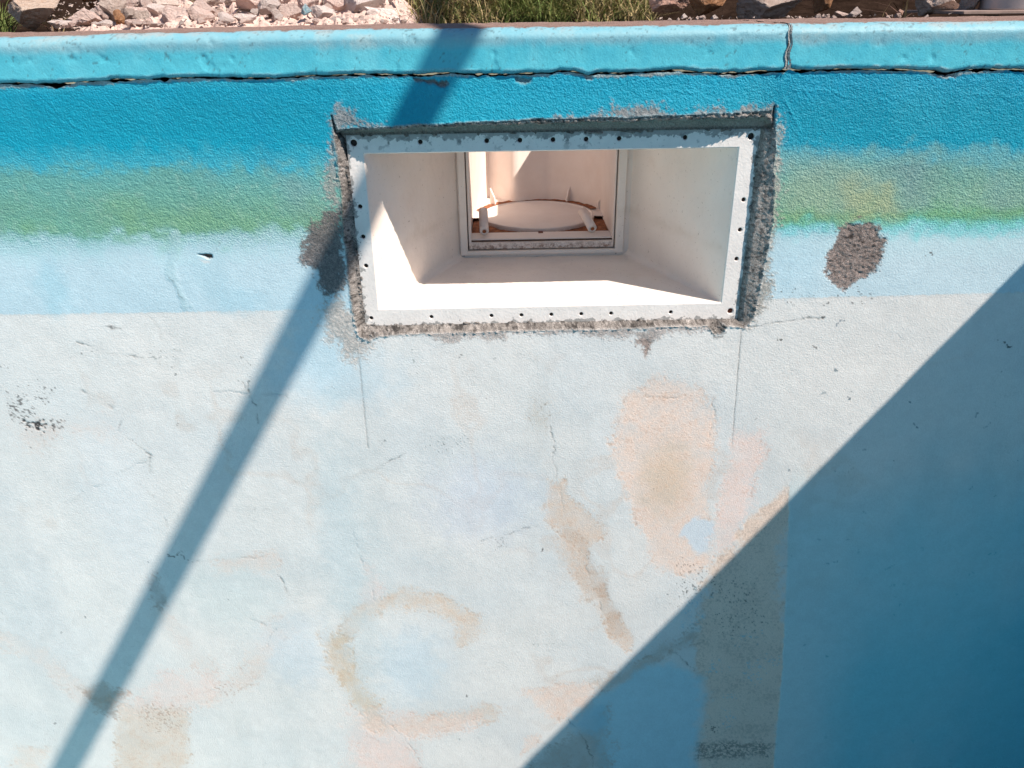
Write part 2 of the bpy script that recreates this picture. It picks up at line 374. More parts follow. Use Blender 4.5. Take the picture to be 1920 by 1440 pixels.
stain([(975,1302),(1040,1285),(1130,1275),(1100,1330),(1060,1355),(1000,1330)], TAN, .8)
stain([(975,1385),(1010,1380),(1012,1400),(985,1412)], TAN, .6, .005)
stain([(390,1048),(450,1035),(525,1045),(520,1070),(450,1066),(400,1075)], (220,204,194), .8)
stain([(0,1200),(60,1222),(150,1285),(170,1320)], (220,206,197), .7, .008, line=.010)
stain([(310,1150),(350,1200),(385,1260)], (220,206,197), .45, .01, line=.008)
stain([(515,1170),(500,1220),(440,1290),(330,1325),(230,1320)], (221,207,198), .7, .01, line=.012)
stain([(225,1315),(300,1325),(352,1322),(352,1390),(356,1470),(225,1470),(212,1400)], (216,198,182), .85)
stain([(270,1080),(285,1070),(300,1100),(312,1140),(290,1145),(268,1110)], (168,150,140), .9, .005)
stain([(150,1285),(185,1278),(235,1300),(215,1345),(180,1325)], (176,158,146), .85, .006)
stain([(225,1318),(300,1262),(390,1255),(420,1290),(350,1325),(250,1330)], PINK, .55, .014)
cloud(300, 1345, 40, 30, (160, 134, 118), .6, .5, speck=.45); cloud(430, 1290, 30, 16, (166, 142, 128), .6, .5, speck=.5)
stain([(30,1398),(90,1400),(80,1470),(20,1470)], (220,204,192), .7)
stain([(20,790),(110,800),(215,806),(215,825),(120,826),(70,850),(30,830)], (216,202,194), .6, .012)
stain([(1005,752),(1030,748),(1035,790),(1015,805)], (196,190,180), .5, .008)
cloud(1240, 745, 40, 8, (200, 170, 150), .35, .5, speck=.1)
cloud(900, 940, 90, 70, (198, 206, 220), .40, .7)
cloud(770, 1250, 60, 60, (199, 212, 219), .6, .6); cloud(560, 1220, 60, 60, (203, 212, 218), .5, .6)
cloud(80, 1180, 50, 150, (205, 206, 206), .30, .6); cloud(660, 1060, 60, 200, (196, 208, 210), .35, .7); cloud(230, 950, 60, 130, (216, 219, 221), .4, .7)
cloud(60, 1060, 22, 160, (196, 198, 198), .28, .6); cloud(430, 1120, 90, 60, (202, 210, 208), .5, .6)
cloud(640, 1000, 30, 160, (190, 204, 208), .3, .7)

# --- speckled scabs
def scab(*a, c=(88, 82, 80), amt=.85, sp=.45): return cloud(*a, c, amt, .6, speck=sp)
scab(45, 770, 40, 40, sp=.42); scab(85, 735, 30, 24, sp=.6); i, m = scab(75, 800, 30, 12, c=(50, 46, 46), amt=.95, sp=.05); disp[i] += m*.001; scab(105, 800, 26, 14, sp=.35)
scab(10, 695, 25, 14, sp=.7); scab(865, 665, 14, 18, sp=.6, c=(90,95,95)); scab(780, 700, 14, 60, sp=.8, c=(130,136,130)); scab(835, 830, 60, 18, sp=.72, c=(120,126,124)); scab(720, 822, 9, 5, sp=.3, c=(130,134,134))
scab(1018, 775, 18, 30, sp=.6, c=(150,146,138)); scab(940, 1020, 12, 16, sp=.2, c=(140,142,142), amt=.6); scab(1013, 1028, 3, 5, sp=-.4, c=(40,40,40))
scab(215, 618, 5, 5, sp=0); scab(300, 672, 25, 9, sp=.5, c=(130,134,132)); scab(300, 660, 80, 40, sp=1.0, c=(130,134,132)); scab(460, 700, 16, 45, sp=.75, c=(130,128,122))
scab(325, 1040, 26, 9, sp=.3, c=(90,86,82)); scab(1000, 1207, 50, 7, sp=.55, c=(170,172,168), amt=.6)
scab(790, 1150, 60, 12, sp=1., c=(170,150,136)); scab(640, 650, 30, 12, sp=.9, c=(130,120,112))
scab(1600, 560, 50, 20, sp=.72, c=(70,66,66)); scab(1490, 555, 50, 18, sp=.75, c=(80,78,76)); scab(1540, 575, 8, 5, sp=.2, c=(80,78,76)); scab(1574, 608, 3.5, 3.5, sp=-.6, c=(120,132,142)); scab(1583, 608, 3.5, 3.5, sp=-.6, c=(120,132,142))
scab(1460, 640, 4, 4, sp=-.2, c=(90,86,80)); scab(1530, 655, 3, 3, sp=-.2); scab(1538, 598, 3, 3, sp=-.2); scab(1740, 474, 4, 3, sp=-.2); scab(1888, 645, 4, 3, sp=-.6, c=(20,24,30)); scab(160, 660, 20, 10, sp=.8)
for k in range(45):                                            # small chips everywhere
    a, b_ = random.uniform(0, 1920), random.uniform(600, 1440)
    scab(a, b_, random.uniform(1.0, 2.2), random.uniform(1.0, 2.4), sp=-.3, c=(70, 70, 70), amt=random.uniform(.4, .9))
for k in range(40):
    a, b_ = random.uniform(1480, 1920), random.uniform(700, 1440)
    scab(a, b_, random.uniform(1.4, 3.4), random.uniform(1.2, 4), sp=-.5, c=(60, 90, 104), amt=random.uniform(.4, .95))

# --- right side: turquoise paint, deepened to tint the big shadow teal, bare concrete strip with a straight right edge
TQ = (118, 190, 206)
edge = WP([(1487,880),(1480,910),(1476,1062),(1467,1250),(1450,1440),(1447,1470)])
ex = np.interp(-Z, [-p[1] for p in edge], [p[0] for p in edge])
rt_shade = sst(ex-.0012, ex+.0012, X+NF*.0006)*sst(W(1600, 850)[1], W(1600, 850)[1]-.16, Z)
tq_shade = np.clip(.35+fbm(X, Z*.7, 5, 4, 80)*.55 + (X-.55)*1.3 + (-Z-.9)*.55, 0, 1)
tq_shade = tq_shade*sst(ex+.01, ex+.16, X)*sst(-.42, -.62, Z+(X-.8)*-.35)
col = blend(col, tq_shade*.85, (92, 192, 206)); col = blend(col, rt_shade*.5, (154, 208, 216))
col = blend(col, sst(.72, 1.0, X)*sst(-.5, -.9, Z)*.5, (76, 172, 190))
CON = (232, 207, 189)
pc = [(1385,1020),(1415,985),(1452,960),(1481,928),(1477,1062),(1467,1250),(1450,1440),(1445,1480),(1305,1480),(1308,1440),(1322,1290),(1298,1245),(1290,1205),(1318,1150),(1335,1080),(1345,1040)]
exw = ex+fbm(Z, X*0, 60, 3, 110)*.0011; left_of = sst(exw+.0009, exw-.0009, X+NF*.0005)
i, m, s = feat(pc, CON, .0, .006); m = sst(-.009, .012, s+NM[i]*.012+NL[i]*.02+NF[i]*.004)*left_of[i]*.92
col[i] = col[i]+(lin(CON)[None, :]-col[i])*m[:, None]; grit[i] = np.maximum(grit[i], m*.22)
col[i] = col[i]+(lin((112, 104, 98))[None, :]-col[i])*(m*.36*sst(-.2, 1.1, NF[i]*.8+NM[i]*.35+NH[i]*.5+fbm(X[i], Z[i], 22, 4, 150)*.6))[:, None]
disp[i] += m*.0008
feat([(1305,1395),(1452,1392),(1450,1420),(1305,1425)], (84, 82, 80), .6, .008, speck=-.1)
scab(1290, 1100, 40, 60, sp=.6, c=(90,92,92)); scab(1390, 1170, 60, 60, sp=.8, c=(80,76,74)); scab(1340, 1368, 30, 8, sp=.4, c=(50,48,46)); scab(1370, 1110, 60, 50, sp=.75, c=(90,86,84))
for q_ in ((1430,1245,24,16),(1412,1268,14,16),(1362,1345,14,22),(1375,1300,20,10),(1340,1250,26,12),(1300,1160,24,40),(1395,1195,26,14)): cloud(*q_, (168, 200, 210), .7, .8, speck=.35, warp=4)
stain([(1105,1275),(1200,1240),(1300,1180),(1310,1200),(1210,1262),(1120,1300)], (186,176,166), .7, .008)
feat([(1190,1262),(1260,1240),(1320,1275),(1318,1330),(1300,1400),(1308,1480),(1120,1480),(1110,1320)], (176, 211, 221), .85, .014)
stain([(1030,1400),(1130,1330),(1150,1400),(1155,1480),(980,1480)], (170,162,154), .6, .010)
cloud(1110, 1350, 30, 26, (158, 200, 214), .7, .5)

# --- recess with rough mortar round the skimmer flange
OUT = [(622,215),(634,243),(660,240),(710,236),(797,231),(898,228),(989,223),(1040,222),(1090,220),(1170,218),(1250,215),(1338,212),(1400,209),(1450,206),(1453,198),(1453,215),
       (1455,250),(1453,350),(1447,420),(1438,480),(1425,550),(1410,602),(1397,616),(1362,612),(1352,628),(1338,628),(1326,612),(1240,614),(1120,618),(1000,620),(880,624),(760,628),(712,632),(690,640),(672,632),(662,600),
       (655,540),(648,470),(643,420),(638,360),(632,300),(626,260)]
DF = .014
FLT = WP([(652,252),(1414,243),(1386,596),(682,612)], DF)
fx0 = (FLT[0][0]+FLT[3][0])/2; fx1 = (FLT[1][0]+FLT[2][0])/2+.003; fz1 = (FLT[0][1]+FLT[1][1])/2; fz0 = (FLT[2][1]+FLT[3][1])/2
P = WP(OUT); idx = np.where((X > -.33) & (X < .40) & (Z > -.50))[0]
x, z = X[idx], Z[idx]
rx = x+(wx[idx]-x)*.45; rz = z+(wz[idx]-z)*.30
so_ = poly_sd(rx, rz, P)
dfl = np.maximum(np.maximum(fx0-x, x-fx1), np.maximum(fz0-z, z-fz1))     # >0 outside the flange rectangle
tpar = np.clip(so_/(np.maximum(so_, 0)+np.maximum(dfl, 0)+1e-5), 0, 1)
topness = sst(fz1-.004, fz1+.006, z); rgt = sst(fx1-.002, fx1+.006, x)*(1-topness); lft = sst(fx0+.002, fx0-.006, x)*(1-topness)
tau = .20*topness + (1-topness)*(.80*lft+1.0*rgt+1.0*np.clip(1-lft-rgt, 0, 1)); tau = np.maximum(tau, .15)
tl_ = np.clip(tpar/tau, 0, 1)
prof_top = .0022*sst(0, .08, tpar)+(DF-.0022)*sst(.30, .44, tpar+.10*fbm(x, z, 120, 2, 88))
prof_rgt = np.interp(tpar+.05*fbm(x, z, 90, 2, 87), [0, .10, .5, 1], [0, .0008, .0045, DF-.0055])
prof_bot = DF*np.clip(tpar, 0, 1); prof_lft = DF*sst(0, 1, np.clip(tpar/.8, 0, 1))
wb_ = np.clip(1-topness-rgt-lft, 0, 1)
dep = prof_top*topness+prof_rgt*rgt+prof_lft*lft+prof_bot*wb_
pebble = (fbm(x, z, 200, 2, 90)*.0010+np.abs(fbm(x, z, 420, 2, 91))*.0020+NH[idx]*.0008)*(1-.75*rgt)
inside = sst(-.002, .002, so_)
bandtop = topness*sst(.34, .46, tpar)                                    # the smooth shaded band
D2 = dep*inside - inside*pebble*(1-bandtop*.85) + .0006*inside
flr = sst(.004, -.004, dfl)                                               # thin smear lying over the flange edge
D2 = np.where(dfl < 0, DF + .0012 + np.clip(-dfl/.010, 0, 1)*.006 - np.clip(fbm(x, z, 110, 3, 92), 0, 1)*.0045*sst(-.010, 0, dfl), D2)
disp[idx] = disp[idx]*(1-inside)+D2*inside
MORT = (172, 162, 154)
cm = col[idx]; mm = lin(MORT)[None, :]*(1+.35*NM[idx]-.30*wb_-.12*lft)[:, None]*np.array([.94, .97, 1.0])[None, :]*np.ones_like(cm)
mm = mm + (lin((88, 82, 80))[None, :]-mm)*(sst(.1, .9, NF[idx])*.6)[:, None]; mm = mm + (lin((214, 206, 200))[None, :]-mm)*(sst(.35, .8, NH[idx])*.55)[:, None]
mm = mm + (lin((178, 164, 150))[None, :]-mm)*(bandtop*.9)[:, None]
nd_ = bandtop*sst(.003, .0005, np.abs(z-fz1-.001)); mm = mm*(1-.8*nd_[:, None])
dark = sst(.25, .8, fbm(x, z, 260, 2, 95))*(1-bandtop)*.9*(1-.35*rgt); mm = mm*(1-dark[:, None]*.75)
cm = cm*(1-inside[:, None])+mm*inside[:, None]; col[idx] = cm
grit[idx] = np.maximum(grit[idx]*(1-inside), inside*(.95-.45*bandtop))
disp[idx] -= .007*np.exp(-(np.maximum(0, z-fz1-.008)/.035)**2)*sst(fz1-.006, fz1+.004, z)*sst(.33, .25, tpar)*sst(fx0+.004, fx0+.05, x)*sst(fx1-.004, fx1-.05, x)  # bulge added above the opening to lengthen the shadow on the flange
disp[idx] -= sst(-.0035, 0, so_)*sst(.002, -.0005, so_)*np.clip(fbm(x, z, 300, 2, 96), 0, 1)*.0025
# scraped cement film outside the recess
def film(pts, c=(158, 150, 144), amt=.9, soft=.004, g=.5, d=.0008):
    i, m, s = feat(pts, c, 0, soft)
    m = sst(-soft*1.3, soft*1.3, s+NM[i]*soft*1.4+NF[i]*soft*1.1+NH[i]*soft*.9)*amt
    ins2 = np.zeros_like(X); ins2[idx] = inside; m = m*(1-ins2[i])
    cc = lin(c)[None, :]*(1+.22*NF[i]+.16*NM[i])[:, None]
    col[i] = col[i]+(cc-col[i])*m[:, None]; grit[i] = np.maximum(grit[i], m*g); disp[i] += m*d-m*np.abs(NF[i])*.0008
film([(622,215),(640,200),(662,205),(672,225),(720,234),(640,245),(626,262),(618,240)], (140,138,138))
film([(1140,212),(1150,204),(1200,203),(1225,198),(1240,206),(1270,214),(1330,211),(1384,199),(1452,200),(1452,214),(1240,222),(1100,224),(1040,224)], (134,130,128))
film([(626,262),(612,300),(608,345),(616,380),(640,410),(636,350),(632,300)], (158,152,146), .8)
film([(640,390),(616,395),(600,418),(570,428),(563,455),(568,492),(590,520),(612,562),(640,545),(655,520),(648,460)], (116,108,106), .95, .005, .8)
film([(640,545),(606,575),(604,610),(620,640),(645,662),(668,672),(690,660),(706,640),(690,634),(666,620),(655,560)], (176,166,158), .8, .007, .35)
film([(1452,205),(1462,230),(1463,300),(1454,380),(1453,450),(1444,480),(1446,545),(1432,575),(1400,612),(1410,560),(1430,480),(1445,330),(1450,260)], (164,158,150), .9, .005, .5)
film([(690,628),(760,626),(800,634),(845,640),(885,628),(930,636),(960,628),(1080,626),(1190,632),(1200,650),(1212,662),(1224,640),(1240,625),(1330,618),(1320,612),(1100,616),(800,624)], (166,154,148), .85, .004, .5)
film([(1180,636),(1225,636),(1218,655),(1210,664),(1198,652)], (150,132,124), .8, .003, .5)
i, m, s = feat([(1326,614),(1333,628),(1340,634),(1352,634),(1358,622)], (50,46,44), .8, .0014, line=.0005)
for p in ([(622,218),(624,232),(628,248),(640,262),(648,300)], [(1453,200),(1452,226)]):
    i, m, s = feat(p, (28, 27, 27), .95, .0012, line=.0011, warp=.2); disp[i] += m*.004
i, m, s = feat([(1448,250),(1436,340),(1426,440),(1410,560)], (60, 56, 56), .7, .0012, line=.0004, warp=.6, speck=-.2)
i, m, s = feat([(680,606),(692,618),(706,622)], (40, 36, 36), .8, .001, line=.0005)
# concrete patch on the right
i, m, s = feat([(1570,432),(1590,420),(1610,416),(1645,424),(1662,455),(1655,490),(1640,512),(1605,532),(1577,543),(1556,526),(1549,500),(1558,470)], (112,102,100), 0, .004)
m = sst(-.003, .003, s+NM[i]*.004+NF[i]*.003+NH[i]*.002)
cc = lin((152, 137, 131))[None, :]*(1+.3*NF[i]+.12*NM[i]+.25*NH[i])[:, None]; cc = cc*(1-.75*sst(.6, 1.0, fbm(X[i], Z[i], 170, 2, 97))*sst(zr(520,1600), zr(450,1600), Z[i]))[:, None]
patch_m = np.zeros_like(X); patch_m[i] = m
col[i] = col[i]+(cc-col[i])*m[:, None]; grit[i] = np.maximum(grit[i], m); disp[i] += m*.0012-m*fbm(X[i], Z[i], 420, 2, 98)*.0008
scab(1605, 480, 62, 70, sp=.85, c=(90,84,82), amt=.8)

# overall surface relief: hand-trowelled waviness, orange peel
disp += -fbm(X, Z, 9, 2, 50)*.0008*(~ext) - NM*.00012 - NF*(.00005+.00026*sst(zr(470), zr(430), Z))
col = col*(1+.035*NF+.03*NM)[:, None]
col = np.clip(col, .004, .9)
V = np.stack([X, disp, Z], 1)
ii = np.arange(nx*nz).reshape(nz, nx)
Q = np.stack([ii[:-1, :-1], ii[1:, :-1], ii[1:, 1:], ii[:-1, 1:]], -1).reshape(-1, 4)
cxq = X[Q].mean(1); czq = Z[Q].mean(1)
hole = (cxq > fx0+.012) & (cxq < fx1-.012) & (czq > fz0+.012) & (czq < fz1-.012)
Q = Q[~hole]; cxq = cxq[~hole]; czq = czq[~hole]
insv = np.zeros_like(X); insv[idx] = inside
mq = insv[Q].mean(1) > .5; pq = (patch_m[Q].mean(1) > .5) & ~mq
def sub_mesh(name, sel):
    q = Q[sel]; u, inv = np.unique(q.ravel(), return_inverse=True)
    me = np_mesh(name, V[u], inv.reshape(-1, 4))
    add_col(me, 'paint', col[u]); add_f(me, 'grit', grit[u]); add_f(me, 'peel', peel[u])
    return me
wall = tag(empty('pool_wall', (0, 0, -1.74)), 'weathered pool wall in blue, green and chalky white paint round the opening', 'wall')
link('painted_render', sub_mesh('painted_render', ~mq & ~pq), M['wall'], wall)
tag(link('mortar_bed', sub_mesh('mortar_bed', mq), M['mortar'], wall), 'rough grey chiselled mortar round the opening')
tag(link('bare_patch', sub_mesh('bare_patch', pq), M['mortar'], wall), 'brownish bare concrete patch right of the opening')
# top of the wall going back under the coping (dark, seen only through the gap)
ux = xs; tz = Z.reshape(nz, nx)[0]; ty = V[:, 1].reshape(nz, nx)[0]
VV = np.concatenate([np.stack([ux, ty, tz], 1), np.stack([ux, ty+.012, tz-.002], 1), np.stack([ux, ty*0+.05, tz-.002], 1)])
a = np.arange(nx-1); QQ = np.concatenate([np.stack([a, a+1, a+1+nx, a+nx], 1), np.stack([a+nx, a+1+nx, a+1+2*nx, a+2*nx], 1)])
M['core'] = simple('wall_core_mortar', (.12, .06, .04), .95, .3, 90, .001, 300)
link('wall_core', np_mesh('wall_core', VV, QQ), M['core'], wall)

# ================================================================ COPING
ZT = -.0275
def coping(x0, x1, lbl, parent, seed):
    cx = np.arange(x0, x1, .0016) if x1 < 1.2 else np.concatenate([np.arange(x0, .72, .0016), np.arange(.72, x1, .02)])
    if x0 < -1: cx = np.concatenate([np.arange(x0, -.75, .03), np.arange(-.75, x1, .0016)])
    n = len(cx)
    zb = crack_z(cx)+gap(cx)*.35+fbm(cx, cx*0, 140, 3, 77)*.0007
    # profile parameters from the back underside round the nose to the back of the top
    prof = [(.060, 0, 1), (.020, 0, 1), (.003, 0, 1), (-.0005, .0012, 1), (-.0035, .003, 1)]
    rows = [(p[0], p[1], 'b') for p in prof]
    for k in range(16): rows.append((-.0045+.0005*math.sin(k/15*3.1), k/15, 'f'))
    for k in range(1, 14):
        a = k/13*math.pi/2; rows.append((.0135-.018*math.cos(a), math.sin(a), 'n'))
    for y in list(np.arange(.016, .237, .003)): rows.append((y, 0, 't'))
    rows.append((.238, -.004, 'e')); rows.append((.238, -.06, 'e'))
    xx = []; yy = []; zz = []; kindv = []
    zt = ZT - .003*sst(-.25, -.65, cx) - .0012*sst(.2, .6, cx) + .0008*fbm(cx, cx*0, 12, 2, 33+seed)
    for y, q, kd in rows:
        zf0 = zb+.0045; zf1 = zt-.0125
        if kd == 'b': z_ = zb+q
        elif kd == 'f': z_ = zf0+(zf1-zf0)*q
        elif kd == 'n': z_ = zf1+(zt-zf1)*q
        elif kd == 't': z_ = zt+0*cx
        else: z_ = zt+q
        xx.append(cx); yy.append(cx*0+y); zz.append(z_)
    x = np.concatenate(xx).astype(np.float32); y = np.concatenate(yy).astype(np.float32); z = np.concatenate(zz).astype(np.float32)
    s = y + (z-ZT)*1.0                                        # runs over the nose: bigger = further back
    n1 = fbm(x, s, 60, 4, 30+seed); n2 = fbm(x, s, 300, 3, 31+seed); n3 = fbm(x, s, 16, 3, 32+seed)
    c = np.ones((len(x), 3), np.float32)*lin((84, 180, 196))[None, :]
    c = blend(c, sst(-.2, .9, n3)*.6, (116, 194, 206))
    up = sst(-.052, -.040, z+n1*.003+.004*right_of(x, .36))
    c = blend(c, up*.78, (134, 170, 180))
    c = blend(c, sst(.1, .9, n3+n2*.3)*up*.6, (158, 180, 182))
    c = blend(c, sst(.0, -.7, n1)*.18, (40, 160, 188))
    lipc = sst(.0055, .002, z-(np.tile(zb, len(rows)))+n1*.003)
    c = blend(c, lipc*.75*(.35+.65*sst(.36, .37, x)), (176, 186, 184))
    worn = sst(-.003, .005, s-(.010+.005*n1+.0035*n2+.002*n3))
    scuff = sst(.016, .0, np.abs(s-.004))*sst(.05, .7, n3+n1*.5+n2*.3)*(1-worn); c = blend(c, scuff*.7, (158, 164, 163))
    brown = lin((146, 120, 110))[None, :]*(1+.2*n1+.12*n2)[:, None]
    brown = brown+(lin((150, 130, 118))[None, :]-brown)*(sst(0, 1, n3)*.6)[:, None]
    c = c+(brown-c)*worn[:, None]
    sp = sst(.75, 1.05, n2+n1*.35+.3*sst(-.02, .005, s))*(1-worn); c = blend(c, sp*.55, (70, 84, 90))
    core = sst(.001, .006, y)*(z < -.06); c = blend(c, core, (70, 50, 44))
    g = np.clip(worn*.8+lipc*.5+core, 0, 1)
    y = y + n1*.0003+n2*.00016+n3*.0003 - sst(.55, 1., n1)*(y < .0)*-.0009; z = z + n1*.0004*(1-worn) + worn*(n1*.0007+n2*.0004)
    V2 = np.stack([x, y, z], 1); R_ = len(rows); k2 = np.arange(n*R_).reshape(R_, n)
    q = np.stack([k2[:-1, :-1], k2[:-1, 1:], k2[1:, 1:], k2[1:, :-1]], -1).reshape(-1, 4)
    # the ends curve back into the joint
    me = np_mesh('coping_stone', V2, q)
    add_col(me, 'paint', np.clip(c, .004, .9)); add_f(me, 'grit', g); add_f(me, 'peel', x*0+.32)
    o = link('coping_stone', me, M['wall'], parent)
    return tag(o, lbl)
def right_of(x, a): return sst(a-.02, a+.02, x)
cop = tag(empty('pool_coping', (0, .15, -.05)), 'rounded light blue coping with worn brown top along the pool edge', 'coping')
xj = W(1477, 90)[0]
coping(-2.9, xj-.0012, 'long coping stone left of the open joint', cop, 0)
coping(xj+.0012, 2.6, 'coping stone right of the open joint', cop, 5)
# joint: cracked mortar between the two stones
bm = bmesh.new()
rj = random.Random(3)
for side in (-1, 1):
    prev = None
    for k in range(46):
        zz_ = -.0775+k*.0011
        f = (zz_+.0775)/.05
        yf = -.0046 if zz_ < -.040 else -.0046+.018*(1-math.sqrt(max(0, 1-((zz_+.040)/.0125)**2))) if zz_ < -.0277 else .014
        w = (.0006+.0020*(1-f)**1.5+rj.uniform(0, .0009)) if side > 0 else .0009+rj.uniform(0, .0006)+.001*(1-f)
        off = .0012*math.sin(k*.31)+rj.uniform(-.0003, .0003)
        a_ = bm.verts.new((xj+off+side*.0005, yf+.0006, zz_)); b_ = bm.verts.new((xj+off+side*(.0009+w), yf-.0007, zz_)); c_ = bm.verts.new((xj+off+side*.0004, yf+.02, zz_))
        if prev:
            bm.faces.new((prev[0], prev[1], b_, a_)); bm.faces.new((prev[2], prev[0], a_, c_))
        prev = (a_, b_, c_)
M['joint'] = simple('joint_mortar', (.24, .25, .25), .9, .3, 300, .0008, 500)
from_bm('joint_mortar', bm, M['joint'], cop)

# ================================================================ SKIMMER
def plastic_mat():
    m, t, b = new_mat('aged_white_plastic')
    co = nd(t, 'ShaderNodeTexCoord').outputs['Object']
    a = noise_n(t, co, 14, 4); s = noise_n(t, co, 230, 3, .7); s2 = noise_n(t, co, 90, 4, .7)
    c = mixc(t, mrange(t, a, .35, .65, 0, 1), (.85, .74, .66), (.89, .79, .71))
    c = mixc(t, mrange(t, s, .655, .73, 0, .8), c, (.30, .21, .15))
    c = mixc(t, mrange(t, s2, .62, .75, 0, .30), c, (.50, .42, .35))
    sp_ = nd(t, 'ShaderNodeSeparateXYZ'); t.links.new(co, sp_.inputs[0])
    big = noise_n(t, co, 22, 5, .7)
    scum = math_n(t, 'MULTIPLY', mrange(t, math_n(t, 'ABSOLUTE', math_n(t, 'SUBTRACT', sp_.outputs[2], math_n(t, 'ADD', math_n(t, 'MULTIPLY', big, .02), -.318))), 0, .012, .20, 0), mrange(t, big, .4, .6, .2, 1))
    c = mixc(t, scum, c, (.50, .38, .27)); c = mixc(t, mrange(t, big, .58, .74, 0, .20), c, (.60, .48, .38))
    t.links.new(c, b.inputs['Base Color']); b.inputs['Roughness'].default_value = .34; b.inputs['Specular IOR Level'].default_value = .35
    t.links.new(bump(t, b, a, .004), b.inputs['Normal'])
    return m
def chamber_mat():
    m, t, b = new_mat('stained_chamber_plastic')
    g = nd(t, 'ShaderNodeNewGeometry').outputs['Position']
    a = noise_n(t, g, 30, 5, .65); s = noise_n(t, g, 170, 4, .7)
    sep = nd(t, 'ShaderNodeSeparateXYZ'); t.links.new(g, sep.inputs[0])
    c = mixc(t, mrange(t, a, .3, .7, 0, 1), (.80, .68, .61), (.85, .745, .68))
    low_ = math_n(t, 'MULTIPLY', mrange(t, sep.outputs[2], zd_-.012, zd_-.003, 1, 0), mrange(t, s, .42, .6, .1, .85))
    c = mixc(t, low_, c, (.22, .10, .055)); c = mixc(t, mrange(t, s, .70, .78, 0, .6), c, (.3, .18, .12))
    t.links.new(c, b.inputs['Base Color']); b.inputs['Roughness'].default_value = .5
    return m
def flange_mat():
    m, t, b = new_mat('flange_plastic_with_mortar_smears')
    g = nd(t, 'ShaderNodeNewGeometry').outputs['Position']
    sep = nd(t, 'ShaderNodeSeparateXYZ'); t.links.new(g, sep.inputs[0])
    n = noise_n(t, g, 75, 5, .65); n2 = noise_n(t, g, 260, 3, .6); n3 = noise_n(t, g, 40, 3)
    wv = math_n(t, 'MULTIPLY', math_n(t, 'SUBTRACT', n, .5), .045)
    dt = math_n(t, 'SUBTRACT', fz1, math_n(t, 'ADD', sep.outputs[2], wv))           # distance below the top edge
    dl = math_n(t, 'SUBTRACT', math_n(t, 'ADD', sep.outputs[0], wv), fx0); dr = math_n(t, 'SUBTRACT', fx1, math_n(t, 'ADD', sep.outputs[0], wv))
    db = math_n(t, 'SUBTRACT', math_n(t, 'ADD', sep.outputs[2], wv), fz0)
    ed = math_n(t, 'MINIMUM', math_n(t, 'MINIMUM', math_n(t, 'SUBTRACT', dt, .0035), math_n(t, 'ADD', dl, .001)), math_n(t, 'MINIMUM', dr, math_n(t, 'ADD', db, .001)))
    c = mixc(t, mrange(t, n3, .35, .65, 0, 1), (.74, .68, .64), (.81, .745, .70))
    c = mixc(t, mrange(t, ed, .0015, .0035, .9, 0), c, (.30, .285, .27))
    sc = math_n(t, 'MULTIPLY', mrange(t, n, .56, .62, 0, .6), mrange(t, dt, .004, .022, 1, 0)); c = mixc(t, sc, c, (.16, .16, .165))
    c = mixc(t, mrange(t, n2, .66, .72, 0, .5), c, (.35, .33, .31))
    t.links.new(c, b.inputs['Base Color']); b.inputs['Roughness'].default_value = .55
    t.links.new(bump(t, b, n2, .0005), b.inputs['Normal'])
    return m
zd_ = W(1000, 376, .245+.165+.104)[1]
M['plastic'] = plastic_mat(); M['chamber'] = chamber_mat(); M['flange'] = flange_mat()
M['holes'] = simple('screw_hole_interior', (.03, .022, .018), .9); M['rust'] = simple('rusty_hole_interior', (.12, .03, .015), .9, .4, 500)
sk = tag(empty('pool_skimmer', (.02, .02, -.40)), 'white plastic skimmer box with screw flange set into the pool wall', 'skimmer')
hz_t = [(662,267),(787,267),(911,267),(974,266),(1036,265),(1098,264),(1159,264),(1284,260),(1408,257)]
hz_b = [(697,597),(809,594),(921,592),(977,590),(1033,589),(1089,588),(1145,587),(1257,585),(1370,583)]
A_ = W(662,267,DF); B_ = W(1408,257,DF); C_ = W(697,597,DF); E_ = W(1370,583,DF)
hxL = (A_[0]+C_[0])/2; hxR = (B_[0]+E_[0])/2; hzT = (A_[1]+B_[1])/2; hzB = (C_[1]+E_[1])/2
mx0, mx1, mz1, mz0 = hxL+.0108, hxR-.0135, hzT-.0125, hzB+.0120        # mouth rectangle
u12 = (hxR-hxL)/12; v6 = (hzT-hzB)/6
holes = []
for k in (0, 2, 4, 5, 6, 7, 8, 10, 12):
    holes.append((hxL+k*u12, hzT, .0042 if k in (0, 12) else .0030)); holes.append((hxL+k*u12, hzB, .0040 if k == 12 else .0027))
for k in (2, 3, 4): holes.append((hxL, hzT-k*v6*1.02, .0029)); holes.append((hxR, hzT-k*v6*1.02, .0029))
bm = bmesh.new(); cs = .006
hole_bms = []
xe = sorted({round(v, 6) for h in holes for v in (h[0]-cs, h[0]+cs)} | {round(v, 6) for v in (fx0, mx0, mx1, fx1)})
ze = sorted({round(v, 6) for h in holes for v in (h[1]-cs, h[1]+cs)} | {round(v, 6) for v in (fz0, mz0, mz1, fz1)})
vc = {}
def gv_(x, z):
    k = (round(x, 6), round(z, 6))
    if k not in vc: vc[k] = bm.verts.new((k[0], DF, k[1]))
    return vc[k]
